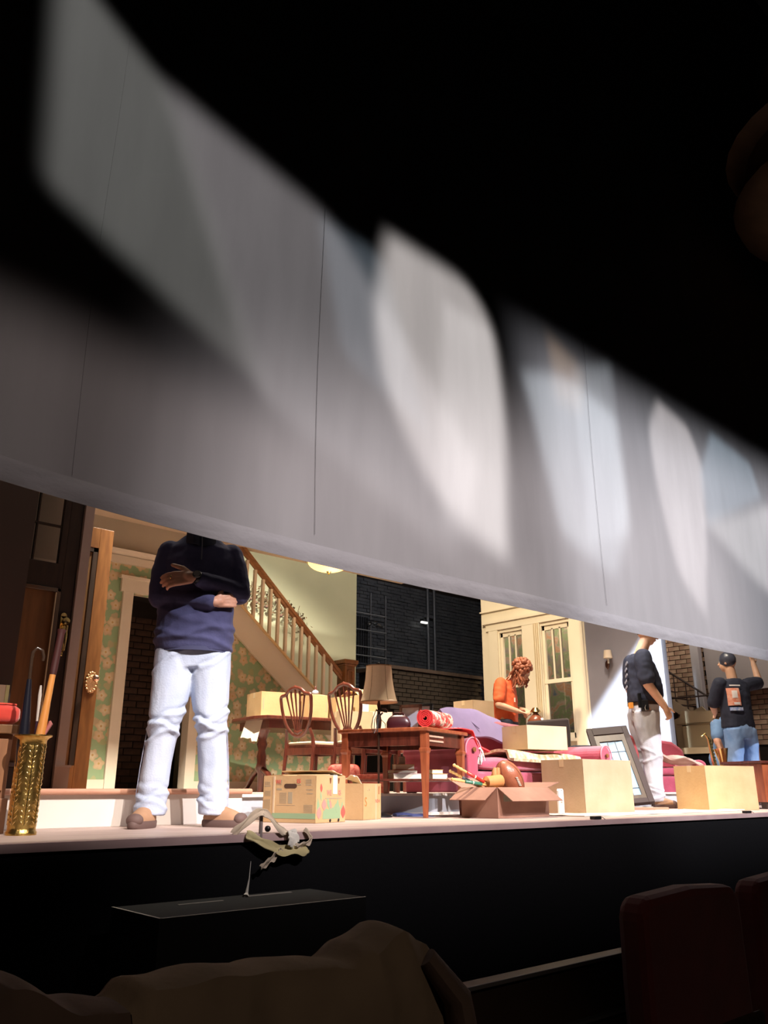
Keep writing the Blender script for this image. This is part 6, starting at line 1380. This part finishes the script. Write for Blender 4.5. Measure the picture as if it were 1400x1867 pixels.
# ---- person 4: bending, light blue shirt, mostly hidden behind person 3
p4_ = thing('person', 'crouching person in light blue shirt half hidden behind the bald person', 'person', (10.22, 1.80, 0), math.radians(-35))
m = MB(); H4 = Vector((-.02, -.22, 1.13)); HR4 = Matrix.Rotation(.5, 3, 'X')
hP4 = head(m, H4, HR4)
chain(m, [Vector((0, -.08, .98)), Vector((0, -.17, 1.08))], [.06, .055])
chain(m, [Vector((0, .12, .55)), Vector((0, .0, .80)), Vector((0, -.06, .94))], [.13, .135, .12])
for k in (0, 1):
    s_ = (-1, 1)[k]
    chain(m, [Vector((s_ * .10, .14, .52)), Vector((s_ * .16, -.22, .44)), Vector((s_ * .15, .05, .09))], [.085, .06, .04]); chain(m, [Vector((s_ * .15, .05, .06)), Vector((s_ * .16, -.10, .035))], [.034, .026])
    e_, w2 = Vector((s_ * .24, -.16, .72)), Vector((s_ * .20, -.24, .50))
    chain(m, [Vector((s_ * .18, -.05, .93)), e_, w2], [.056, .045, .032]); hand(m, w2, w2 - e_, (0, -1, 0), side=s_, curl=.5)
fuse(m, 'body', mSkin, p4_, .010, 2, .4); eyes(hP4, HR4, 1, p4_)
MB().ball(H4 + HR4 @ Vector((0, .03, .05)), .096, 12, .9, 1.05, 1.0, HR4).build('hair', M('brown_short_hair', (.08, .03, .015), rough=.7), p4_, smooth=True)
m = MB(); chain(m, [Vector((0, .12, .55)), Vector((0, .0, .78)), Vector((0, -.06, .92))], [.165, .165, .14])
for s_ in (-1, 1): chain(m, [Vector((s_ * .16, -.05, .92)), Vector((s_ * .22, -.13, .79))], [.080, .072])
fuse(m, 'tee_shirt', mTeeBlue, p4_, .011, 3, .5, folds(.007, (9, 9, 8)))
m = MB(); chain(m, [Vector((-.06, .13, .52)), Vector((.06, .13, .52))], [.15, .15])
for s_ in (-1, 1): chain(m, [Vector((s_ * .10, .14, .52)), Vector((s_ * .16, -.22, .44)), Vector((s_ * .15, .05, .12))], [.11, .085, .065])
fuse(m, 'jeans', mJeanB, p4_, .012, 3, .5, folds(.006))
shoe(p4_, (-.15, .05, 0), .0); shoe(p4_, (.15, .05, 0), 0)

# ---- person 5: orange tee, long curly hair, head bent over a lamp in the hands
p5 = thing('person', 'person with long curly auburn hair in orange T-shirt working on a small lamp', 'person', (8.06, 3.50, .145), math.radians(22))
m = MB(); H5 = Vector((0, -.20, 1.40)); HR5 = Matrix.Rotation(.75, 3, 'X')
hP5 = head(m, H5, HR5)
chain(m, [Vector((0, -.02, 1.28)), Vector((0, -.13, 1.36))], [.056, .052])
chain(m, [Vector((0, .02, .86)), Vector((0, .02, 1.05)), Vector((0, .03, 1.20))], [.13, .125, .12])
sh5 = (Vector((-.18, .02, 1.25)), Vector((.18, .02, 1.25)))
el5 = (Vector((-.25, .03, .99)), Vector((.24, .0, .98))); wr5 = (Vector((-.13, -.16, .92)), Vector((.06, -.20, .94)))
for k in (0, 1):
    s_ = (-1, 1)[k]
    chain(m, [Vector((s_ * .09, .02, .82)), Vector((s_ * .11, -.02, .46)), Vector((s_ * .11, .02, .085))], [.08, .055, .04]); chain(m, [Vector((s_ * .11, .02, .06)), Vector((s_ * .12, -.12, .035))], [.034, .026])
    chain(m, [sh5[k], el5[k], wr5[k]], [.054, .044, .030]); hand(m, wr5[k], wr5[k] - el5[k] + Vector((-s_ * .1, 0, 0)), (-.2 * s_, -.3, 1), side=-s_, curl=.6)
fuse(m, 'body', mSkin2, p5, .009, 2, .4); eyes(hP5, HR5, 1, p5)
m = MB(); random.seed(21); m.ball(H5 + HR5 @ Vector((0, .03, .04)), .105, 12, .95, 1.1, 1.05, HR5)
for k in range(95):
    th, ph = random.uniform(0, 2 * PI), random.uniform(-.25, 1.4)
    q = Vector((math.cos(th) * math.cos(ph) * .115, math.sin(th) * math.cos(ph) * .12 + .03, math.sin(ph) * .12 + .03))
    if q.y < -.06 and q.z < .06: continue
    m.ball(H5 + HR5 @ q, random.uniform(.018, .030), 6)
for k in range(44):                     # locks hanging beside the face and down the back
    s_ = random.choice((-1, 1)); a0 = H5 + HR5 @ Vector((s_ * random.uniform(.06, .105), random.uniform(-.03, .10), random.uniform(-.02, .05)))
    Lk = random.uniform(.12, .22); pts = [a0 + Vector((.012 * math.sin(j * 1.9 + k), .012 * math.cos(j * 1.9) + (.02 * j if k % 3 == 0 else 0), -Lk * j / 6)) for j in range(7)]
    m.tube(pts, [.014, .016, .014, .015, .012, .011, .005], 6)
m.build('curly_hair', mHairR, p5, smooth=True)
m = MB(); loft(m, [(0, .02, .80, .165, .135), (0, .02, .92, .168, .140), (0, .02, 1.05, .165, .14), (0, .03, 1.18, .178, .135), (0, .03, 1.26, .17, .12), (0, .0, 1.31, .09, .09)])
for k in (0, 1): chain(m, [sh5[k], lerp(sh5[k], el5[k], .4), lerp(sh5[k], el5[k], .72)], [.080, .080, .074])
t5 = fuse(m, 'tee_shirt', mTeeO, p5, .010, 3, .5, folds(.010, (9, 9, 9)))
MB().sheet(lambda u, v: (-.12 + u * .05, -.125 - .008 * math.sin(u * PI), 1.03 + v * .05), 6, 6, .003).build('chest_print', mPaper, t5)
m = MB(); loft(m, [(0, .02, .70, .15, .12), (0, .02, .86, .158, .128)])
for s_ in (-1, 1): loft(m, [(s_ * .09, .02, .82, .095, .115), (s_ * .10, .01, .62, .085, .10), (s_ * .11, -.01, .45, .072, .082), (s_ * .11, .01, .2, .066, .072), (s_ * .11, .02, .06, .066, .074)])
fuse(m, 'black_trousers', mTeeB, p5, .012, 4, .5, folds(.006))
shoe(p5, (-.11, .02, 0), 0, mat=mBlackGloss); shoe(p5, (.11, .02, 0), 0, mat=mBlackGloss)
# what the hands hold: a small brown table lamp base on a stand
lm = thing('small_oil_lamp', 'small brown lamp with glass bulb held by the curly haired person', 'lamp', (8.14, 3.14, .90), 0)
MB().lathe([(.001, 0), (.09, 0), (.10, .05), (.06, .10), (.03, .13), (.03, .16), (.001, .16)], 20).build('body', M('chestnut_glaze', (.20, .06, .03), rough=.25), lm, smooth=True)
MB().ball((.0, -.09, .05), .022, 10, 1, 1, 1.3).build('glass_bulb', M('clear_glass_bulb', (.85, .85, .9), rough=.1), lm, smooth=True)
MB().lathe([(.05, .14), (.07, .15), (.03, .20), (.02, .20)], 16).build('burner', mBrassS, lm, smooth=True)
ws = thing('brown_work_stand', 'chestnut brown stand under the small lamp by the window', 'stand', (8.14, 3.14, .145))
MB().box((0, 0, .72), (.24, .20, .05)).build('top', M('chestnut_wood', (.20, .07, .035), rough=.4), ws, bevel=.006)
for a in (-.09, .09):
    for b in (-.07, .07): MB().tube([(a, b, .70), (a * 1.1, b * 1.1, 0)], [.02, .013], 8).build('leg', mMahog, ws, smooth=True)
